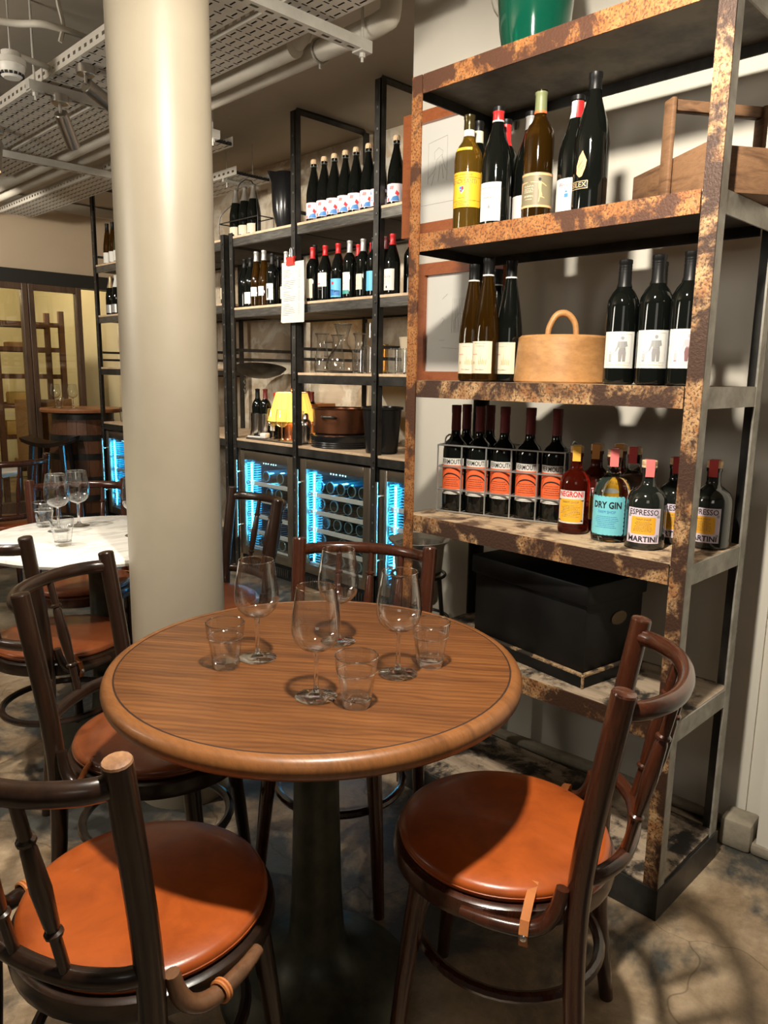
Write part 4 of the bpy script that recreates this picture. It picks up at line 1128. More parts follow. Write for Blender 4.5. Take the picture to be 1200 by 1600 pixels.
# wire carrier with three champagne bottles, left bay / second rack
t = thing('wire_carrier', 'black wire bottle carrier on the top shelf beside the column', 'carrier', (2.93, 4.23, ZA))
bm = B(); W2, D2 = .215, .12
for z in (.003, .11): tube(bm, [(-D2/2, -W2, z), (D2/2, -W2, z), (D2/2, W2, z), (-D2/2, W2, z), (-D2/2, -W2, z)], .0035, 6)
for y in (-W2, W2):
    tube(bm, cat([(-D2/2, y, 0), (-D2/2, y, .11), (-D2/2+.01, y*.9, .17), (0, y*.55, .25), (0, y*.35, .335), (0, 0, .36)], 5), .004, 6)
    tube(bm, [(D2/2, y, 0), (D2/2, y, .11)], .0035, 6)
obj('carrier_wires', bm, BLACKST, t)
for k, (y, d) in enumerate(((4.14, 'rightmost'), (4.235, 'middle'), (4.335, 'leftmost'))):
    tt, L = wine('champagne', 'foil-topped champagne bottle in the wire carrier, %s of three' % d, (2.93, y, ZA+.006), BLACKGL, None, lab=(CREAM, .10, .02, .075), seg=14)
    cap_on('champagne', .225, .3120, M('dull_silver_foil', (.34, .31, .27), .35, .7) if 'dull_silver_foil' not in bpy.data.materials else bpy.data.materials['dull_silver_foil'], tt, seg=14)

# ---------------- bottles on the second shelf
ZB = SH[1]+.0005
LBLUE = M('sky_blue_label', (.12, .46, .70), .5)
def simple(kind, label, loc, gl, cap, lab, rz=FACE, capz=None, extra=None, seg=14):
    cz = capz or {'bordeaux': (.238, .3005), 'burgundy': (.245, .298), 'champagne': (.22, .312), 'flute': (.27, .327)}[kind]
    t, L = wine(kind, label, loc, gl, cap, cz, lab, rz=rz, seg=seg)
    if extra and L: 
        r = {'bordeaux': .0384, 'burgundy': .0424, 'champagne': .0454, 'flute': .0374}[kind]
        extra(L, r)
    return t
def lines(n, w, y0, y1, mt=GREYINK):
    return lambda L, r: wrap('fine_print', fine_print(w, y0, y1, n, n, h=.0016), mt, r, L)
def ex_red(L, r):
    wrap('lettering', flat_poly(B(), rect(-.03, .005, .088, .092)), REDINK, r, L); lines(2, .05, .055, .075)(L, r)
def ex_blue(L, r):
    wrap('red_seal', flat_poly(B(), arc(.0, .086, .0085, 0, 345, 16)), REDINK, r, L)
    wrap('sea_print', flat_poly(B(), [(-.045, .02), (.045, .02), (.045, .045), (.01, .036), (-.02, .055), (-.045, .04)]), BLUEINK, r, L)
def ex_teal(L, r):
    wrap('teal_band', flat_poly(B(), rect(-.028, .028, .022, .042)), M('teal_band', (.05, .30, .27), .5), r, L); lines(1, .04, .075, .08)(L, r)
def ex_fig(L, r):
    bm = B(); flat_poly(bm, arc(0, .105, .005, 0, 340, 8)); flat_poly(bm, [(-.008, .098), (.008, .098), (.007, .072), (.006, .04), (.001, .04), (0, .068), (-.001, .04), (-.006, .04), (-.007, .072)])
    wrap('figure_drawing', bm, INK, r, L)
def ex_script(L, r):
    wrap('lettering', text_bm('Sula', .02, .045, 0, .088, italic=.35), GREYINK, r, L); lines(3, .05, .05, .075)(L, r)
    wrap('emblem', flat_poly(B(), rect(-.004, .004, .03, .042)), INK, r, L)
row2 = [
 ('burgundy', 4.165, 2.87, BLACKGL, BLACKCAP, None, None, 'plain black bottle at the left end of the second shelf'),
 ('burgundy', 4.085, 2.86, BLACKGL, BLACKCAP, (PAPER, .07, .02, .09), lines(4, .05, .03, .08), 'dark bottle with sketchy white label, left bay of second shelf'),
 ('flute', 4.01, 2.85, AMBERD, GREYCAP, (PAPER, .07, .06, .115), lines(2, .04, .07, .1), 'straw-coloured bottle with white label left of its twin, left bay'),
 ('flute', 3.93, 2.85, AMBERD, GREYCAP, (PAPER, .06, .06, .115), lines(2, .04, .07, .1), 'straw-coloured bottle with white label right of its twin, left bay'),
 ('bordeaux', 3.845, 2.85, BLACKGL, BLACKCAP, (PAPER, .075, .03, .125), ex_fig, 'dark bottle with standing-figure label left of the pinned menu'),
 ('bordeaux', 3.92, 2.95, BLACKGL, BLACKCAP, (CREAM, .075, .05, .10), None, 'dark bottle in the back row behind the straw-coloured pair'),
 ('bordeaux', 3.80, 2.95, BLACKGL, GREYCAP, None, None, 'dark bottle in the back row left of the pinned menu'),
 ('bordeaux', 3.72, 2.86, BLACKGL, GREYCAP, (CREAM, .07, .03, .1), None, 'white-ringed dark bottle half behind the pinned menu'),
 ('flute', 3.54, 2.93, BLACKGL, BLACKCAP, None, None, 'slim black bottle directly right of the first black upright'),
 ('bordeaux', 3.475, 2.86, BLACKGL, REDCAP, (CREAM, .06, .02, .125), None, 'red-capped dark bottle with cream strip label right of the menu'),
 ('burgundy', 3.365, 2.86, BLACKGL, REDCAP, (PAPER, .085, .075, .150), ex_red, 'red-capped burgundy bottle with wide white label, middle bay'),
 ('burgundy', 3.255, 2.86, BLACKGL, REDCAP, (LBLUE, .10, .012, .110), ex_blue, 'bottle with sky-blue sea label and red seal, middle bay'),
 ('bordeaux', 3.15, 2.85, BLACKGL, GREYCAP, (PAPER, .062, .035, .135), ex_teal, 'grey-capped bottle with white label and teal band, middle bay'),
 ('bordeaux', 3.20, 2.96, BLACKGL, REDCAP, (PAPER, .07, .03, .1), None, 'red-capped bottle in the back row behind the sky-blue label'),
 ('bordeaux', 3.055, 2.86, BLACKGL, GREYCAP, (CREAM, .05, .04, .12), lines(2, .04, .05, .1), 'grey-capped bottle with narrow cream label, middle bay'),
 ('bordeaux', 2.985, 2.87, BLACKGL, BLACKCAP, (LBLUE, .05, .03, .13), None, 'dark bottle with pale blue label edge against the second upright'),
 ('bordeaux', 3.10, 2.97, BLACKGL, REDCAP, None, None, 'red-capped dark bottle at the back right of middle bay'),
 ('bordeaux', 2.915, 2.89, BLACKGL, MAROON, (CREAM, .06, .03, .10), None, 'maroon-capped bottle just behind the second upright, cream label'),
 ('burgundy', 2.825, 2.85, BLACKGL, REDCAP, (PAPER, .085, .02, .125), ex_script, 'red-capped bottle with script white label beside the picture frame'),
 ('bordeaux', 2.77, 2.93, BLACKGL, REDCAP, None, None, 'red-capped dark bottle at the right end of second shelf'),
]
for kd, y, x, gl, cp_, lb, ex, desc_ in row2: simple(kd, desc_, (x, y, ZB), gl, cp_, lb, extra=ex)
simple('burgundy', 'dark cream-label bottle on the second rack just beside the column', (2.87, 4.37, 1.7355), BLACKGL, BLACKCAP, (CREAM, .08, .03, .10))

# ---------------- carafes and glasses on the third shelf
ZG = SH[2]+.0005
t = thing('glass_decanter', 'wide-bottomed glass decanter with flared neck, third shelf centre', 'decanter', (2.95, 3.315, ZG))
obj('decanter_body', lathe([(.052, .275), (.040, .24), (.026, .19), (.030, .165), (.060, .13), (.088, .085), (.098, .045), (.094, .015), (.080, .002)], 40), THIN, t)
obj('decanter_base', lathe([(0, .012), (.05, .010), (.085, .014), (.094, .013), (.088, .003), (.07, 0), (0, .002)], 32), SOLID, t)
obj('decanter_lip', lathe([(.051, .275), (.053, .278), (.054, .275), (.053, .272), (.051, .275)], 32), SOLID, t)
def carafe(label, loc, s=1):
    if 'cf' in _gl:
        o = dup(_gl['cf'], loc, 0, label); o.scale = (s, s, s); return o
    t = thing('glass_carafe', label, 'carafe', loc); _gl['cf'] = t
    obj('carafe_body', lathe([(.041, .225), (.032, .205), (.028, .18), (.031, .14), (.040, .09), (.045, .05), (.044, .015), (.040, .003)], 28), THIN, t)
    obj('carafe_base', lathe([(0, .009), (.03, .008), (.044, .012), (.041, .002), (0, .001)], 24), SOLID, t)
    obj('carafe_lip', lathe([(.040, .225), (.042, .2275), (.043, .225), (.042, .2225), (.040, .225)], 24), SOLID, t)
    return t
carafe('waisted glass carafe, leftmost on the third shelf', (2.93, 3.475, ZG))
carafe('waisted glass carafe between the leftmost carafe and the decanter', (3.02, 3.44, ZG), .98)
carafe('waisted glass carafe standing behind the wide decanter', (3.10, 3.33, ZG), 1.02)
def tall_glass(label, loc, h=.16, r=.034, mt=None, group=None):
    t = thing('tall_glass', label, 'glass', loc, 0, group)
    obj('glass_wall', lathe([(r, h), (r*.97, h*.5), (r*.9, .006)], 24), mt or THIN, t)
    obj('glass_base', lathe([(0, .008), (r*.85, .008), (r*.9, .010), (r*.88, 0), (0, 0)], 20), SOLID, t)
    obj('glass_rim', lathe([(r-.0008, h), (r, h+.001), (r+.0008, h), (r, h-.001), (r-.0008, h)], 24), SOLID, t)
    return t
tall_glass('clear straight glass right of the decanter on the third shelf', (2.90, 3.13, ZG), .13, .035)
tall_glass('clear straight glass behind the decanter right side, third shelf', (3.0, 3.16, ZG), .15, .040)
tall_glass('tall flared mixing glass left of the second black upright', (2.92, 3.035, ZG), .27, .040)
AMBTH = thin_glass('smoky_amber_thin_glass', (.90, .62, .30), 1.3)
tall_glass('amber glass jug-like tumbler right of the second upright', (2.90, 2.945, ZG), .155, .036, AMBTH)
tall_glass('ribbed tumbler in front of the cream bucket, third shelf', (2.88, 2.833, ZG), .13, .036)
tall_glass('ribbed tumbler at the right end of third shelf by the pier', (2.86, 2.755, ZG), .13, .036)
t = thing('cream_bucket', 'small cream bucket behind the ribbed tumblers on third shelf', 'bucket', (2.985, 2.775, ZG))
obj('bucket_body', lathe([(0, .004), (.065, 0), (.088, .185), (.092, .190), (.088, .192), (.083, .186), (.062, .01), (0, .01)], 28), M('cream_enamel', (.60, .50, .36), .4), t)

# ---------------- counter top things, z = .87
ZK = SH[3]+.0005
t = thing('table_lamp', 'small yellow-shaded table lamp glowing on the counter behind the upright', 'lamp', (2.99, 3.845, ZK+.002))
obj('lamp_base', lathe([(0, .0), (.055, 0), (.058, .006), (.05, .018), (.046, .09), (.040, .105), (.012, .112), (.008, .13), (.008, .26), (0, .26)], 28), COPPER, t)
bm = B(); n = 48; prs = [(.150, .125), (.098, .30)]
rg = [[bm.verts.new((r_*(1+(.022 if k % 2 else 0))*math.cos(2*PI*k/n), r_*(1+(.022 if k % 2 else 0))*math.sin(2*PI*k/n), z)) for k in range(n)] for r_, z in prs]
for k in range(n): bm.faces.new((rg[0][k], rg[0][(k+1) % n], rg[1][(k+1) % n], rg[1][k]))
obj('lamp_shade', bm, SHADE, t, smooth=False)
obj('shade_trim', lathe([(.096, .299), (.100, .300), (.100, .304), (.096, .304), (.096, .299)], 40), CREAM, t)
obj('lamp_finial', lathe([(0, .335), (.008, .328), (.008, .318), (.003, .312), (.003, .26), (0, .26)], 12), COPPER, t)
pl = bpy.data.lights.new('lamp_bulb', 'POINT'); pl.energy = 4.5; pl.color = (1, .66, .28); pl.shadow_soft_size = .03
po = bpy.data.objects.new('lamp_bulb', pl); COL.objects.link(po); po.location = (2.99, 3.845, ZK+.21)
t = thing('serving_board', 'dark serving board lying along the counter front edge', 'board', (2.87, 3.72, ZK))
obj('board_slab', bx(-.045, .05, -.13, .40, 0, .010, None, 0, .003), RACKDARK, t)
ZKB = ZK+.0105
wine_glass('wine glass on the counter left of the glowing lamp', (2.88, 3.90, ZKB), .95)
wine_glass('wine glass on the counter in front of the glowing lamp', (2.87, 3.79, ZKB), .95)
t = thing('steel_shaker', 'steel cocktail shaker right of the lamp on the counter', 'shaker', (2.93, 3.635, ZK))
obj('shaker_body', lathe([(0, .0), (.034, 0), (.042, .11), (.043, .115), (.036, .135), (.022, .15), (.020, .175), (.014, .185), (0, .187)], 24), STAIN, t)
tall_glass('tall clear glass between the shaker and the copper pan', (2.86, 3.615, ZK), .20, .034)
t = thing('white_tongs', 'white plastic scoop lying on the dark serving board', 'scoop', (2.865, 4.02, ZKB), .2)
obj('scoop_handle', bx(-.012, .012, -.02, .10, 0, .010, None, 0, .003), PAPER, t); obj('scoop_head', bx(-.025, .025, -.07, -.02, 0, .035, None, 0, .008), PAPER, t)
# steel wine buckets with bottles
for k, (y, d) in enumerate(((4.13, 'left'), (4.045, 'right'))):
    t = thing('steel_cooler', 'steel bottle cooler at the left end of the counter, %s of two' % d, 'cooler', (2.93, y, ZK))
    obj('cooler_body', lathe([(0, .002), (.050, 0), (.052, .004), (.050, .16), (.053, .165), (.049, .166), (.047, .02), (0, .02)], 28), STAIN, t)
    simple('bordeaux', 'corked dark bottle standing in the %s steel cooler' % d, (2.93, y, ZK+.021), BLACKGL, (BLACKCAP, MAROON)[k], None)
simple('bordeaux', 'red-capped dark bottle with white dot label right of the coolers', (2.94, 3.945, ZK), BLACKGL, REDCAP, (PAPER, .05, .06, .10))
simple('bordeaux', 'dark bottle leaning behind the red-capped counter bottle', (3.04, 3.955, ZK), BLACKGL, BLACKCAP, None)
t = thing('bottle_box', 'orange-brown cardboard bottle box behind the glowing lamp', 'box', (3.245, 4.03, ZK))
for (a, b, c, d) in ((-.10, -.094, -.20, .10), (.094, .10, -.20, .10), (-.094, .094, -.20, -.194), (-.094, .094, .094, .10)): obj('box_side', bx(a, b, c, d, 0, .23), M('orange_card', (.45, .19, .07), .7) if 'orange_card' not in bpy.data.materials else bpy.data.materials['orange_card'], t, smooth=False)
obj('box_floor', bx(-.094, .094, -.194, .094, 0, .005), RACKDARK, t)
for k, (x, y, c_, d) in enumerate(((3.20, 4.065, MAROON, 'left front'), (3.29, 4.05, MAROON, 'left back'), (3.21, 3.91, MAROON, 'right'))):
    simple('bordeaux', 'maroon-capped bottle in the orange-brown box, %s' % d, (x, y, ZK+.0055), BLACKGL, c_, None)
# copper pan on a black stand
t = thing('black_burner', 'round black burner plate under the copper pan', 'burner', (2.99, 3.355, ZK))
obj('burner_body', lathe([(0, 0), (.185, 0), (.19, .006), (.186, .012), (.19, .018), (.186, .024), (.19, .030), (.186, .036), (.19, .042), (.195, .070), (.188, .074), (0, .074)], 44), BLKPL, t)
t = thing('copper_pan', 'deep copper pan with side handle standing on the black burner', 'pan', (3.01, 3.395, ZK+.0745))
obj('pan_body', lathe([(0, .002), (.15, 0), (.162, .010), (.170, .145), (.178, .150), (.170, .153), (.163, .146), (.155, .02), (0, .012)], 48), COPPER, t)
bm = B(); tube(bm, cat([(-.135, -.105, .10), (-.165, -.115, .105), (-.185, -.075, .105), (-.185, -.05, .105), (-.165, -.02, .105), (-.163, -.04, .10)], 4), .008, 8)
obj('pan_handle', bm, BLACKST, t)
t = thing('black_bin', 'black plastic bin standing at the right end of the counter', 'bin', (2.93, 2.965, ZK))
obj('bin_body', lathe([(0, .002), (.088, 0), (.108, .235), (.118, .24), (.118, .252), (.106, .253), (.085, .01), (0, .01)], 32), BLKPL, t)
# hanging dark tray against the wall
t = thing('hanging_dish', 'shallow dark metal dish hung on a hook against the back wall', 'dish', (3.24, 4.535, 1.315))
o = obj('dish_bowl', lathe([(0, -.055), (.09, -.046), (.155, -.02), (.185, .008), (.19, .012), (.185, .014), (.155, -.012), (.09, -.038), (0, -.047)], 40), BLACKST, t); o.rotation_euler = (R(-8), R(8), 0)
bm = B()
for k in range(6):
    c = Vector((0, .19, -.005-.03*k)); tube(bm, [c+Vector((.009*math.cos(2*PI*j/10) if k % 2 else 0, .009*math.cos(2*PI*j/10) if not k % 2 else 0, .018*math.sin(2*PI*j/10))) for j in range(10)], .0028, 5, closed=True)
obj('hook_chain', bm, BLACKST, t)
bm = B(); tube(bm, [(.01, .0, .012), (.20, 0, .012)], .006, 6); obj('wall_bracket', bm, BLACKST, t)
# back wall sockets/sheets
t = thing('back_wall_socket', 'brown-edged socket plate on the torn back wall', 'socket', (3.455, 4.02, 1.46))
obj('socket_plate', bx(-.012, 0, -.05, .05, -.05, .05, None, 0, .008), M('brown_plate', (.30, .20, .13), .6), t); obj('socket_face', bx(-.016, -.011, -.042, .042, -.042, .042, None, 0, .004), SOCKET, t)
t = thing('wall_sheet', 'pale paper sheet fixed to the back wall above the copper pan', 'sheet', (3.448, 3.62, 1.12))
obj('sheet_paper', bx(-.004, 0, -.34, .0, -.05, .17), M('sheet_cream', (.70, .61, .48), .7), t, smooth=False)

# pinned menu with red clip
t = thing('paper_menu', 'sheaf of white paper menus hanging from the black upright', 'menu', (2.792, 3.575, 1.925), 0)
for k in range(4):
    bm = B(); n = 6; w2 = .095+.0008*k
    a = [[bm.verts.new((-.003*k-.010*(i/n)**2 - (.012*(i/n) if j == 1 else 0)*0, (.10-.004*k) - (.203)*j - .004*k*(i/n), -.335*(i/n)-.002*k)) for j in (0, 1)] for i in range(n+1)]
    for p, q in zip(a, a[1:]): bm.faces.new((p[0], p[1], q[1], q[0]))
    o = obj('menu_sheet', bm, MENUP, t, smooth=False)
    if k == 3:
        bm = B(); rnd = random.Random(4)
        for i in range(26):
            z = -.045-.010*i; y = .075; ln_ = rnd.uniform(.05, .125); x = -.0095-.010*(-z/.335)**2-.0012
            if i in (5, 11, 18): continue
            vs = [bm.verts.new(c_) for c_ in ((x, y, z), (x, y-ln_, z), (x, y-ln_, z-.0022), (x, y, z-.0022))]; bm.faces.new(vs)
            vs = [bm.verts.new(c_) for c_ in ((x, -.07, z), (x, -.082, z), (x, -.082, z-.0022), (x, -.07, z-.0022))]; bm.faces.new(vs)
        obj('menu_print', bm, GREYCAP, o, smooth=False)
t = thing('bulldog_clip', 'red bulldog clip holding the paper menus on the upright', 'clip', (2.776, 3.575, 1.918))
bm = B(); prism(bm, [(-.035, -.014), (.035, -.014), (.030, .012), (.040, .034), (.018, .026), (0, .034), (-.018, .026), (-.040, .034), (-.030, .012)], -.004, .010, 0, 'x'); obj('clip_jaw', bm, REDCLIP, t, smooth=False)
bm = B(); tube(bm, cat([(.006, -.008, .03), (.004, -.008, .07), (.004, 0, .082), (.004, .008, .07), (.006, .008, .03)], 4), .002, 6); obj('clip_hook', bm, WIRE, t)
# ============================================================ wine fridges under the counter
fshape = {}
def fridge(label, y0, y1, where, grid, x0=2.812, zt=.795):
    """front faces -x; grid: list of (level, [fraction along from left, ...]) of lying bottles"""
    W = y1-y0; D = .53
    t = thing('wine_fridge', label, 'fridge', (x0, y1, .0))      # local y runs from 0 (left in view) to -W
    bm = bx(.03, D, -W, -W+.02, .09, zt); bx(.03, D, -.02, 0, .09, zt, bm); bx(.03, D, -W+.02, -.02, zt-.02, zt, bm); bx(.03, D, -W+.02, -.02, .09, .12, bm); bx(.02, D, -W, 0, .0, .09, bm)
    obj('cabinet', bm, FRIDGE, t, smooth=False)
    obj('cabinet_back', bx(D-.02, D, -W+.02, -.02, .12, zt-.02), FRIN, t, smooth=False)
    bm = bx(.034, D-.02, -W+.021, -.022-.0, zt-.024, zt-.021); obj('roof_lining', bm, FRIN, t, smooth=False)
    f = .058
    bm = bx(0, .028, -W+.004, -W+.004+f, .10, zt, None, 0, .004); bx(0, .028, -.004-f, -.004, .10, zt, bm, 0, .004)
    bx(0, .028, -W+.004+f, -.004-f, zt-f, zt, bm, 0, .004); bx(0, .028, -W+.004+f, -.004-f, .10, .10+f, bm, 0, .004)
    obj('door_frame', bm, STAIND, t)
    obj('door_pane', bx(.010, .014, -W+.004+f, -.004-f, .10+f, zt-f), PANE, t, smooth=False)
    bm = B(); yh = .0-.028
    tube(bm, [(-.042, yh, .22), (-.042, yh, zt-.06)], .009, 10)
    for z in (.30, zt-.14): tube(bm, [(-.042, yh, z), (.002, yh, z)], .006, 8)
    obj('door_handle', bm, STAIN, t)
    bm = B()
    for k in range(22): bx(-.001, .012, -W+.06+k*(W-.12)/22, -W+.06+k*(W-.12)/22+.010, .025, .075, bm)
    obj('vent_grille', bm, BLACKST, t, smooth=False)
    bm = bx(.030, .036, -.105, -.090, .17, zt-.075); obj('led_strip', bm, LED, t, smooth=False)
    bm = B()
    n = 34
    for k in range(n):
        z = .18+(zt-.27)*k/(n-1); bx(.0285, .030, -.102, -.094, z-.004, z+.004, bm)
    obj('led_dots', bm, LEDD, t, smooth=False)
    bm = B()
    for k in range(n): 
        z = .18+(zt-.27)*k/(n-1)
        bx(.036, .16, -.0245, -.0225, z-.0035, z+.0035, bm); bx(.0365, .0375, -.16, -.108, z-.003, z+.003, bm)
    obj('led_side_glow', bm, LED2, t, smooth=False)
    obj('control_panel', bx(.040, .07, -W+.08, -.08, zt-.085, zt-.062), FRIN, t, smooth=False)
    bm = B()
    for k in range(6): box(bm, (.0392, -W/2-.06+.024*k+(.008 if k > 2 else 0), zt-.073), (.001, .006, .006))
    obj('control_lights', bm, LEDD, t, smooth=False)
    levels = [zt-.195-.108*k for k in range(5)]
    for z in levels:
        bm = bx(.036, .050, -W+.06, -.055, z-.030, z-.004, None, 0, .002)
        obj('rack_front', bm, FSHELF, t, smooth=False)
        bm = B()
        for k in range(9): tube(bm, [(.05, -.07-(W-.14)*k/8, z-.007), (D-.03, -.07-(W-.14)*k/8, z-.007)], .003, 5)
        obj('rack_wires', bm, WIRE, t, smooth=False)
    row = ('top', 'second', 'third', 'fourth', 'bottom')
    for lv, fr in grid:
        for i, q in enumerate(fr):
            y = y1-.13-(W-.25)*q; z = levels[lv]
            if 'fb' not in fshape:
                b = thing('wine_bottle', 'x', 'bottle', (0, 0, 0)); fshape['fb'] = b
                bm = lathe(prof('bordeaux'), 18); o = obj('bottle_glass', bm, FRB, b); o.rotation_euler = (0, R(90), 0)
                bm = lathe([(.0300, -.0012), (.0335, -.002), (.0355, -.0005), (.0365, .006), (.034, .002), (.0300, -.0012)], 18); o = obj('base_ring', bm, FRRING, b); o.rotation_euler = (0, R(90), 0)
            pos = ('far left', 'left', 'centre', 'right', 'far right')[min(int(q*5), 4)]
            lb = 'lying bottle, %s of the %s rack in %s' % (pos, row[lv], where)
            if len(fr) == 5: lb = 'lying bottle %s of five on the %s rack of %s' % (('leftmost', 'second', 'midmost', 'fourth', 'rightmost')[i], row[lv], where)
            loc = (x0+.052, y, z+.0365)
            b = fshape['fb']
            if b['label'] == 'x': b['label'] = lb; b.location = loc
            else: dup(b, loc, 0, lb)
    return t
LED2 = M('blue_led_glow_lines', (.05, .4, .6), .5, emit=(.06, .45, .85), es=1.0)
FRB = M('fridge_bottle_glass', (.008, .014, .014), .06, coat=.6)
FRRING = M('fridge_bottle_base', (.12, .26, .34), .08, coat=.8)
g5 = [0, .25, .5, .75, 1.0]
fridge('blue-lit wine fridge in the middle of the counter, fully visible above the chair', 2.925, 3.545, 'the middle fridge', [(0, g5), (1, [.03, .34, .66, .97]), (2, [.15, .42, .68, .95]), (3, [.05, .55, .78, 1.0]), (4, [.1, .5, .9])])
fridge('blue-lit wine fridge behind the dark chair beside the column', 3.605, 4.185, 'the fridge beside the column', [(0, [.30, .75]), (1, [.40, .70]), (4, [.2, .8])])
fridge('blue-lit wine fridge at the right end, partly behind the pier', 2.235, 2.865, 'the right-hand fridge', [(0, [.06, .35]), (1, [.12, .4]), (2, [.06, .35]), (3, [.12, .4]), (4, [.06])])
fridge('blue-lit wine fridge at the far left beyond the marble table', 5.57, 6.165, 'the far-left fridge', [(0, [.45, .8]), (1, [.40, .75]), (2, [.45, .7]), (3, [.5])])
for y1_ in (3.545, 4.185, 2.865, 6.165):       # the blue light of each fridge's LED strip
    for z_, e_ in ((.60, 6.5), (.33, 5.0)):
        l = bpy.data.lights.new('fridge_led_light', 'AREA'); l.shape = 'RECTANGLE'; l.size = .02; l.size_y = .24; l.energy = e_; l.color = (.05, .50, 1.0)
        o = bpy.data.objects.new('fridge_led_light', l); COL.objects.link(o); o.location = (2.855, y1_-.112, z_)
        d = Vector((.20, -.45, 0)).normalized(); m_ = Matrix((Vector((-d.y, d.x, 0)), Vector((0, 0, 1)), -d)).transposed()
        o.rotation_euler = m_.to_euler()
    l = bpy.data.lights.new('fridge_roof_light', 'POINT'); l.energy = 9; l.color = (.05, .50, 1.0); l.shadow_soft_size = .03
    o = bpy.data.objects.new('fridge_roof_light', l); COL.objects.link(o); o.location = (2.93, y1_-.31, .735)

# ============================================================ second rack, far left: bottles and glasses
def fr(kind, y, z, label, gl, cap, lab, x=2.90): return simple(kind, label, (x, y, z), gl, cap, lab)
z = 2.1305
for k, (y, gl, d) in enumerate(((6.13, AMBERD, 'leftmost'), (6.03, AMBERD, 'second'), (5.94, GREENGL, 'third'), (5.84, BLACKGL, 'rightmost'))):
    fr('flute' if k < 2 else 'burgundy', y, z, 'white-label bottle on the far-left rack top shelf, %s of four' % d, gl, BLACKCAP, (PAPER, .09, .02, .10))
z = 1.7355
FOIL2 = M('foil_gold_pale', (.50, .38, .22), .4, .5)
for k, (y, cp_, d) in enumerate(((6.11, FOIL2, 'leftmost, gold foiled'), (6.01, PAPER, 'second, white foiled'), (5.89, BLACKCAP, 'third, black foiled'), (5.79, BLACKCAP, 'fourth, black foiled'), (5.69, OLIVECAP, 'rightmost, green foiled'))):
    fr('champagne', y, z, 'champagne bottle on the far-left rack second shelf, %s' % d, BLACKGL, cp_, (GREYCAP if k < 3 else PAPER, .09, .02, .085))
for k, (y, d) in enumerate(((5.93, 'left'), (5.82, 'middle'), (5.72, 'right'))):
    wine_glass('wine glass on the far-left counter, %s of the trio' % d, (2.92, y, .8705), 1.0)
wine_glass('wine glass on the far-left rack third shelf beside the column', (2.92, 5.80, 1.3205), .95)
tall_glass('low clear glass at the far-left rack counter end', (2.95, 6.08, .8705), .12, .036)
t = thing('orange_poster', 'orange and white poster on the wall behind the far-left rack', 'poster', (3.452, 5.62, 1.36))
obj('poster_sheet', bx(-.004, 0, -.2, .27, 0, .40), M('poster_white', (.66, .60, .52), .7), t, smooth=False)
obj('poster_print', bx(-.0052, -.0041, -.10, .06, .12, .40), M('poster_orange', (.72, .34, .06), .7), t, smooth=False)

# ============================================================ ceiling services
ZTR = 2.47
SLOTDARK = M('dark_slot_backing', (.012, .012, .013), .6)  # dark cables added inside the trays so the slots look black
def tray(name, label, x0, x1, y0, y1, z, rows, drop=.05, cat_='cable tray'):
    t = thing(name, label, cat_, (x0, y0, z))
    W, L = x1-x0, y1-y0; n = int(L/.062); rw = W/rows; p = L/n
    bm = B()
    def q(a, b, c, d): 
        bm.faces.new([bm.verts.new((u, v, 0)) for u, v in ((a, c), (b, c), (b, d), (a, d))])
    for i in range(rows):
        a, b = i*rw, (i+1)*rw; c0 = (a+b)/2
        for j in range(n):
            y = j*p
            # one long slot along, one short slot across
            s0, s1 = y+.10*p, y+.62*p; w_ = .0036
            k0, k1 = y+.74*p, y+.84*p; h_ = rw*.30
            q(a, b, y, s0); q(a, c0-w_, s0, s1); q(c0+w_, b, s0, s1); q(a, b, s1, k0); q(a, c0-h_, k0, k1); q(c0+h_, b, k0, k1); q(a, b, k1, y+p)
    obj('perforated_bed', bm, TRAYM, t, smooth=False)['kind'] = 'stuff'
    bm = B(); rnd = random.Random(rows)
    nc = int(W/.018)
    for k in range(nc):
        x = .012+(W-.024)*k/max(1, nc-1)
        tube(bm, [(x+rnd.uniform(-.004, .004), L*q/6, .011) for q in range(7)], .0095, 6)
    obj('slot_dark_cables', bm, SLOTDARK, t)
    for x, nm in ((0, 'side_flange'), (W, 'side_flange')):
        bm = B(); m_ = int(L/.05)
        for j in range(m_):
            y = j*L/m_; pp = L/m_
            def v(a, b, c, d): bm.faces.new([bm.verts.new((x, u, w__)) for u, w__ in ((a, c), (b, c), (b, d), (a, d))])
            v(y, y+pp, 0, .017); v(y, y+pp, .030, drop); v(y, y+pp*.55, .017, .030)
        obj(nm, bm, TRAYM, t, smooth=False)
    return t
tray('cable_tray', 'white perforated cable tray under the ceiling, left one crossing behind the column', 1.365, 1.605, 1.55, 5.2, ZTR, 5)
tray('cable_tray', 'white perforated cable tray under the ceiling, right one above the strut end', 1.640, 1.835, 1.55, 5.2, ZTR, 5)
tray('cable_tray', 'white perforated cable tray nearest the far wall beyond the pipes', 2.18, 2.42, 3.6, 6.4, ZTR, 5)
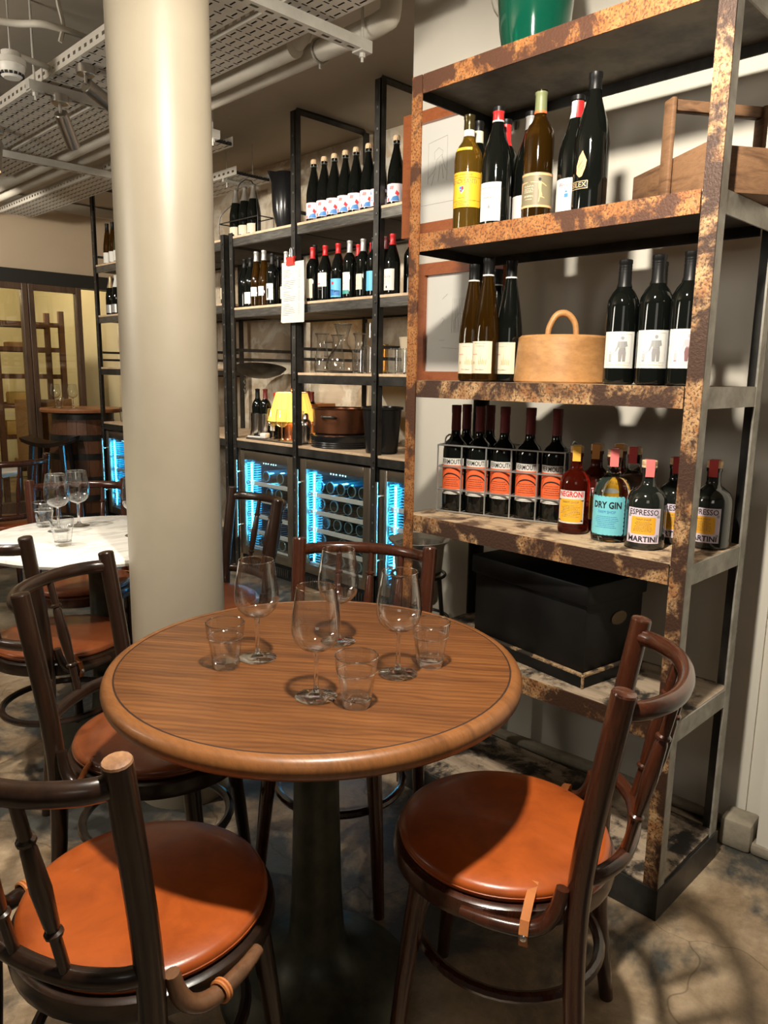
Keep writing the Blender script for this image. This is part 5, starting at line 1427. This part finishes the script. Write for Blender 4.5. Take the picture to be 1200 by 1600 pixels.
def strut(label, y, x0, x1, z):
    t = thing('strut_channel', label, 'strut', (x0, y, z))
    L = x1-x0
    bm = bx(0, L, -.0205, -.018, 0, .036); bx(0, L, .018, .0205, 0, .036, bm); bx(0, .0025, -.018, .018, 0, .036, bm); bx(L-.0025, L, -.018, .018, 0, .036, bm)
    obj('channel_sides', bm, GALV, t, smooth=False)
    bm = B(); n = int(L/.055)
    for k in range(n):
        a = L*k/n; b = L*(k+1)/n; m0, m1 = a+.25*(b-a), a+.78*(b-a)
        for (u0, u1, v0, v1) in ((a, m0, -.018, .018), (m1, b, -.018, .018), (m0, m1, -.018, -.006), (m0, m1, .006, .018)):
            bm.faces.new([bm.verts.new(c_) for c_ in ((u0, v0, 0), (u1, v0, 0), (u1, v1, 0), (u0, v1, 0))])
    obj('slotted_face', bm, GALV, t, smooth=False)
    for x in (.03, L-.03):
        bm = B(); tube(bm, [(x, 0, -.035), (x, 0, ZC-z-.0)], .005, 8); ro = obj('threaded_rod', bm, GALV, t)
        bm = bx(x-.025, x+.025, -.025, .025, -.006, -.0005); lathe([(0, -.020), (.011, -.020), (.011, -.006), (0, -.006)], 6, bm, c=(x, 0, 0)); obj('rod_washer', bm, GALV, ro, smooth=False)
    return t
strut('galvanised strut under the trays with its end beside the black rack top', 2.13, 1.26, 2.01, ZTR-.052)
strut('galvanised strut under the trays carrying the two spotlights', 3.40, 1.30, 2.20, ZTR-.050)
strut('galvanised strut under the trays at the far left end', 4.55, 1.45, 2.50, ZTR-.050)
def pipe(name, label, pts, r, mt=WHITEP, clips=()):
    t = thing(name, label, 'pipe', pts[0])
    o0 = Vector(pts[0])
    bm = B(); tube(bm, [Vector(p)-o0 for p in pts], r, 16); obj('pipe_run', bm, mt, t)
    for c in clips:
        c = Vector(c)-o0
        bm = B(); tube(bm, [(c.x+(r+.005)*math.cos(2*PI*k/20), c.y, c.z+(r+.005)*math.sin(2*PI*k/20)) for k in range(20)], .005, 6, closed=True)
        tube(bm, [(c.x, c.y, c.z+r), (c.x, c.y, ZC-o0.z)], .004, 6); tube(bm, [(c.x, c.y, c.z-r), (c.x, c.y, c.z-r-.025)], .006, 6)
        obj('pipe_clip', bm, GALV, t)
    return t
pipe('waste_pipe', 'cream painted pipe under the ceiling with an elbow turning up near the pier', cat([(2.035, 6.5, 2.50), (2.03, 4.5, 2.505), (2.03, 2.20, 2.51)], 6)[:-1] + cat([(2.03, 2.23, 2.51), (2.03, 2.08, 2.515), (2.035, 2.045, 2.55), (2.035, 2.04, ZC-.0)], 6), .038, clips=((2.03, 2.42, 2.51), (2.03, 3.55, 2.507)))
pipe('waste_pipe', 'cream painted pipe running beside the right cable tray', cat([(1.925, 6.5, 2.50), (1.925, 4.5, 2.50), (1.925, 2.62, 2.50), (1.935, 2.50, 2.51), (1.95, 2.42, 2.57), (1.955, 2.38, ZC)], 6), .038, clips=((1.925, 3.62, 2.50),))
pipe('conduit_pipe', 'thin white conduit bending above the smoke detector', cat([(.9, 3.33, 2.585), (1.18, 3.24, 2.585), (1.29, 3.15, 2.585), (1.45, 3.15, 2.585)], 6), .013)
pipe('conduit_pipe', 'short white conduit stub beside the smoke detector', [(1.24, 3.30, 2.50), (1.40, 3.34, 2.50)], .011)
bm = B(); tube(bm, cat([(1.345, 3.145, ZC), (1.335, 3.14, 2.68), (1.350, 3.14, 2.60), (1.335, 3.14, 2.535)], 5), .009, 6, sq=.5)
setp(obj('hanging_strap', bm, WHITEP), 'white perforated strap holding the bent conduit', 'strap')
t = thing('smoke_detector', 'white round smoke detector hanging from a rod at the top left', 'smoke detector', (1.205, 3.30, 2.445))
obj('detector_head', lathe([(0, -.035), (.030, -.034), (.044, -.022), (.048, -.004), (.050, .0), (.050, .012), (0, .012)], 32), M('white_detector', (.72, .70, .64), .4), t)
bm = B()
for k in range(16):
    a = 2*PI*k/16; box(bm, (.0425*math.cos(a), .0425*math.sin(a), -.0225), (.006, .012, .009), a)
obj('sensor_slots', bm, INK, t, smooth=False)
obj('detector_base', lathe([(0, .012), (.054, .012), (.055, .034), (.050, .036), (.034, .038), (.034, .060), (0, .060)], 32), M('grey_white_base', (.58, .55, .49), .5), t)
bm = B(); tube(bm, [(0, 0, .06), (0, 0, ZC-2.445)], .004, 6); obj('hanger_rod', bm, GALV, t)
def spotlight(label, base, aim):
    t = thing('ceiling_spotlight', label, 'spotlight', base)
    b = Vector(base); d = (Vector(aim)-b).normalized()
    obj('mount_disc', lathe([(0, 0), (.036, 0), (.036, -.030), (.033, -.033), (0, -.033)], 28), NICKEL, t)
    bm = B(); tube(bm, [(0, 0, -.03), (0, 0, -.060), d*.012+Vector((0, 0, -.066))], .0075, 8); obj('swivel_stem', bm, NICKEL, t)
    p0 = Vector((0, 0, -.068))
    bm = lathe([(0, 0), (.026, 0), (.0285, .003), (.0285, .150), (.0265, .150), (.025, .115), (0, .112)], 28)
    o = obj('lamp_cylinder', bm, NICKEL, t, p0); o.rotation_euler = d.to_track_quat('Z', 'Y').to_euler()
    ln = obj('lamp_lens', lathe([(0, .116), (.024, .116)], 20), BULB, o)
    return t
spotlight('brushed nickel cylinder spotlight under the tray, pointing down to the right', (1.43, 3.40, 2.428), (1.80, 3.75, 1.95))
spotlight('brushed nickel cylinder spotlight under the tray, half hidden by the column', (1.42, 3.12, 2.468), (2.3, 3.35, 2.16))
spotlight('brushed nickel spotlight cut by the left picture edge', (1.44, 4.20, 2.468), (1.35, 4.10, 2.0))
# small tray end at the alcove left, with rods
tray('cable_tray', 'short grey cable tray end hanging near the back wall above the champagne carrier', 2.86, 3.12, 4.22, 4.90, 2.515, 4)
bm = B()
for x, y in ((3.08, 4.36), (2.88, 4.36)): tube(bm, [(x, y, 2.46), (x, y, ZC)], .004, 6)
tube(bm, [(2.85, 4.36, 2.500), (3.12, 4.36, 2.500)], .012, 6)
setp(obj('tray_hanger', bm, GALV), 'threaded rod hanger with a bar under the short tray end', 'hanger')

# ============================================================ ice bucket on a stand beside the pier
t = thing('ice_bucket_stand', 'black iron tripod stand holding an ice bucket beside the pier', 'stand', (1.972, 1.795, 0))
bm = B()
for k, a in enumerate((35, 155, 275)):
    a = R(a); tube(bm, [(.095*math.cos(a), .095*math.sin(a), .58), (.16*math.cos(a), .16*math.sin(a), 0)], .008, 8)
    b2 = B()
    tube(b2, [(.095*math.cos(a), .095*math.sin(a), .58), (.16*math.cos(a), .16*math.sin(a), 0)], .008, 8); obj('leg', b2, BLACKST, t)
bm.free()
for z, r_ in ((.585, .097), (.42, .112)):
    bm = B(); tube(bm, [(r_*math.cos(2*PI*k/32), r_*math.sin(2*PI*k/32), z) for k in range(32)], .006, 8, closed=True); obj('hoop', bm, BLACKST, t)
t = thing('ice_bucket', 'polished steel ice bucket in the black tripod stand', 'ice bucket', (1.972, 1.795, .48))
obj('bucket_body', lathe([(0, .004), (.070, 0), (.074, .006), (.093, .215), (.110, .232), (.112, .235), (.108, .236), (.090, .218), (.070, .012), (0, .012)], 40), STAIN, t)

# ============================================================ far end: barrel table, stool, larder
t = thing('barrel_table', 'oak barrel with black hoops and a round red-brown top at the far end', 'table', (2.83, 6.62, 0))
n = 20
sp = [(.245, 0), (.278, .22), (.292, .46), (.278, .70), (.248, .93)]
for k in range(n):
    bm = B(); a0, a1 = 2*PI*(k+.015)/n, 2*PI*(k+.985)/n
    o_ = [[bm.verts.new((r_*math.cos(a), r_*math.sin(a), z_)) for a in (a0, (a0+a1)/2, a1)] for r_, z_ in sp]
    i_ = [[bm.verts.new(((r_-.02)*math.cos(a), (r_-.02)*math.sin(a), z_)) for a in (a0, (a0+a1)/2, a1)] for r_, z_ in sp]
    for A_ in (o_, i_):
        for p, q in zip(A_, A_[1:]):
            for j in range(2): bm.faces.new((p[j], p[j+1], q[j+1], q[j]))
    for p, q, u, v_ in zip(o_, o_[1:], i_, i_[1:]):
        bm.faces.new((p[0], q[0], v_[0], u[0])); bm.faces.new((p[2], u[2], v_[2], q[2]))
    bm.faces.new((o_[-1][0], o_[-1][1], i_[-1][1], i_[-1][0])); bm.faces.new((o_[-1][1], o_[-1][2], i_[-1][2], i_[-1][1]))
    obj('stave', bm, BARREL, t)
for z, r_ in ((.90, .253), (.72, .277), (.56, .289), (.36, .289), (.20, .277), (.04, .253)):
    obj('hoop', lathe([(r_-.004, z-.026), (r_+.004, z-.026), (r_+.004, z+.026), (r_-.004, z+.026)], 36), BLACKST, t)
obj('barrel_top', lathe([(0, .932), (.34, .932), (.35, .938), (.352, .955), (.345, .966), (0, .968)], 56), REDTOP, t)
wine_glass('wine glass on the barrel table, right one against the yellow wall', (2.74, 6.60, .9685), 1.0)
wine_glass('wine glass on the barrel table, left one before the door frame', (2.64, 6.72, .9685), 1.0)
tumbler('tumbler on the barrel table below the left wine glass', (2.62, 6.60, .9685))
t = thing('saddle_stool', 'dark wooden saddle-seat bar stool beside the barrel table', 'stool', (2.44, 6.38, 0), R(-42))
bm = B(); n = 10
for sgn in (0, 1): pass
rows_ = [[bm.verts.new((-.20+.40*i/n, -.13+.26*j/4, .70+.035*((2*i/n-1)**2)*1.4 - sgn_)) for i in range(n+1)] for j in range(5) for sgn_ in (0,)]
rows2 = [[bm.verts.new((-.19+.38*i/n, -.12+.24*j/4, .665+.035*((2*i/n-1)**2)*1.4)) for i in range(n+1)] for j in range(5)]
for rr_ in (rows_, rows2):
    for p, q in zip(rr_, rr_[1:]):
        for i in range(n): bm.faces.new((p[i], p[i+1], q[i+1], q[i]))
for j in (0, 4):
    for i in range(n): bm.faces.new((rows_[j][i], rows_[j][i+1], rows2[j][i+1], rows2[j][i]))
for i in (0, n):
    for j in range(4): bm.faces.new((rows_[j][i], rows_[j+1][i], rows2[j+1][i], rows2[j][i]))
obj('saddle_seat', bm, DKWOOD, t)
for sx in (-1, 1):
    for sy in (-1, 1):
        bm = B(); tube(bm, [(sx*.12, sy*.085, .68), (sx*.165, sy*.13, 0)], [.022, .017], 8); obj('leg', bm, DKWOOD, t)
    bm = B(); tube(bm, [(sx*.15, -.115, .22), (sx*.15, .115, .22)], .012, 6); obj('stretcher', bm, DKWOOD, t)
# larder: ladder racks with boards and cheeses
def ladder_rack(label, x, y, w_, rz, cheeses):
    t = thing('ladder_rack', label, 'shelf rack', (x, y, 0), rz)
    for px in (0, w_):
        for py in (0, .36): obj('upright', bx(px-.025, px+.025, py-.02, py+.02, 0, 1.86), RACKW, t, smooth=False)
    zs = [.30, .62, .92, 1.20, 1.46, 1.70]
    for z in zs:
        for py in (0, .36): obj('rung', bx(.025, w_-.025, py-.012, py+.012, z, z+.045), RACKW, t, smooth=False)
        obj('shelf_board', bx(.026, w_-.026, .013, .347, z+.010, z+.030), RACKW, t, smooth=False)
    return t, zs
def wheel(label, loc, r_, h_, mt):
    tag = thing('round_cheese', label, 'cheese', loc); obj('rind', lathe([(0, 0), (r_*.95, 0), (r_, h_*.15), (r_, h_*.85), (r_*.95, h_), (0, h_)], 28), mt, tag); return tag
def block(label, loc, s, mt, rz=0):
    tag = thing('cheese', label, 'cheese', loc, rz); obj('block_body', bx(-s[0]/2, s[0]/2, -s[1]/2, s[1]/2, 0, s[2], None, 0, .012), mt, tag); return tag
ladder_rack('brown ladder rack of cheeses seen through the middle pane', 2.52, 7.75, .62, 0, 0)
ladder_rack('brown ladder rack of cheeses seen through the left door', 1.78, 7.95, .62, 0, 0)
ZL = [.33, .65, .95, 1.23, 1.49, 1.73]
wheel('large brown cheese wheel low on the middle ladder rack', (2.80, 7.93, ZL[2]+.0005), .16, .12, CHEESE)
block('long yellow cheese on the middle ladder rack lower shelf', (2.74, 7.93, ZL[1]+.0005), (.36, .18, .14), CHEESE)
wheel('flat pale cheese wheel on the middle ladder rack upper shelf', (2.80, 7.92, ZL[4]+.0005), .15, .06, RIND)
block('tall yellow cheese block on the upper shelf of left rack', (2.10, 8.13, ZL[5]-.2395), (.17, .16, .16), CHEESE)
block('yellow cheese block on the middle shelf of left rack', (2.08, 8.13, ZL[3]+.0005), (.28, .18, .13), CHEESE)
block('pale cheese block on the lower shelf of left rack', (2.18, 8.13, ZL[2]+.0005), (.20, .18, .16), CREAM)
block('long pale cheese on the bottom shelf of left rack', (2.05, 8.13, ZL[1]+.0005), (.34, .18, .08), CREAM)
t = thing('yellow_crate', 'tall yellow wooden box standing at the far left of the larder', 'box', (1.60, 8.60, 0)); obj('box_body', bx(-.12, .10, -.15, .15, 0, 1.75, None, 0, .01), CHEESE, t)
t = thing('tub_chair', 'yellow curved-back tub seat in front of the middle ladder rack', 'chair', (2.78, 7.38, 0))
bm = B(); a_ = [(.26*math.cos(R(q)), .20*math.sin(R(q))) for q in range(180, 361, 15)]; b_ = [(.235*math.cos(R(q)), .175*math.sin(R(q))) for q in range(360, 179, -15)]
prism(bm, a_+b_, .42, 1.02); obj('curved_back', bm, PINE, t)
obj('tub_seat', bx(-.23, .23, -.12, .20, .40, .46, None, 0, .01), PINE, t)
for sx in (-1, 1):
    for y_ in (-.10, .17): obj('leg', bx(sx*.20-.02, sx*.20+.02, y_-.02, y_+.02, 0, .40), RACKW, t, smooth=False)
t = thing('metal_cart', 'cream tubular metal trolley with two white trays behind the glass door', 'trolley', (1.72, 7.45, 0))
for px in (0, .42):
    bm = B(); tube(bm, cat([(px, 0, 0), (px, 0, .95), (px, .03, 1.0), (px, .30, 1.0), (px, .33, .95), (px, .33, 0)], 3), .012, 8); obj('side_loop', bm, SOCKET, t)
for z_ in (.56, .98): obj('tray_shelf', bx(.013, .407, .0, .33, z_, z_+.02), PAPER, t, smooth=False)
t = thing('pendant_lamp', 'tilted glowing disc lamp seen through the glass door', 'lamp', (2.02, 8.30, 2.02))
o = obj('lamp_disc', lathe([(0, 0), (.085, .0), (.10, .012), (.10, .03), (0, .05)], 28), M('glowing_diffuser', (.9, .8, .6), .5, emit=(1, .80, .48), es=2.5), t); o.rotation_euler = (R(60), R(35), 0)
bm = B(); tube(bm, [(0, 0, .03), (0, 0, ZC-2.02)], .006, 6); obj('lamp_rod', bm, BLACKST, t)
pl = bpy.data.lights.new('larder_lamp', 'POINT'); pl.energy = 62; pl.color = (1, .82, .52); pl.shadow_soft_size = .12
po = bpy.data.objects.new('larder_lamp', pl); COL.objects.link(po); po.location = (2.3, 8.1, 2.5)
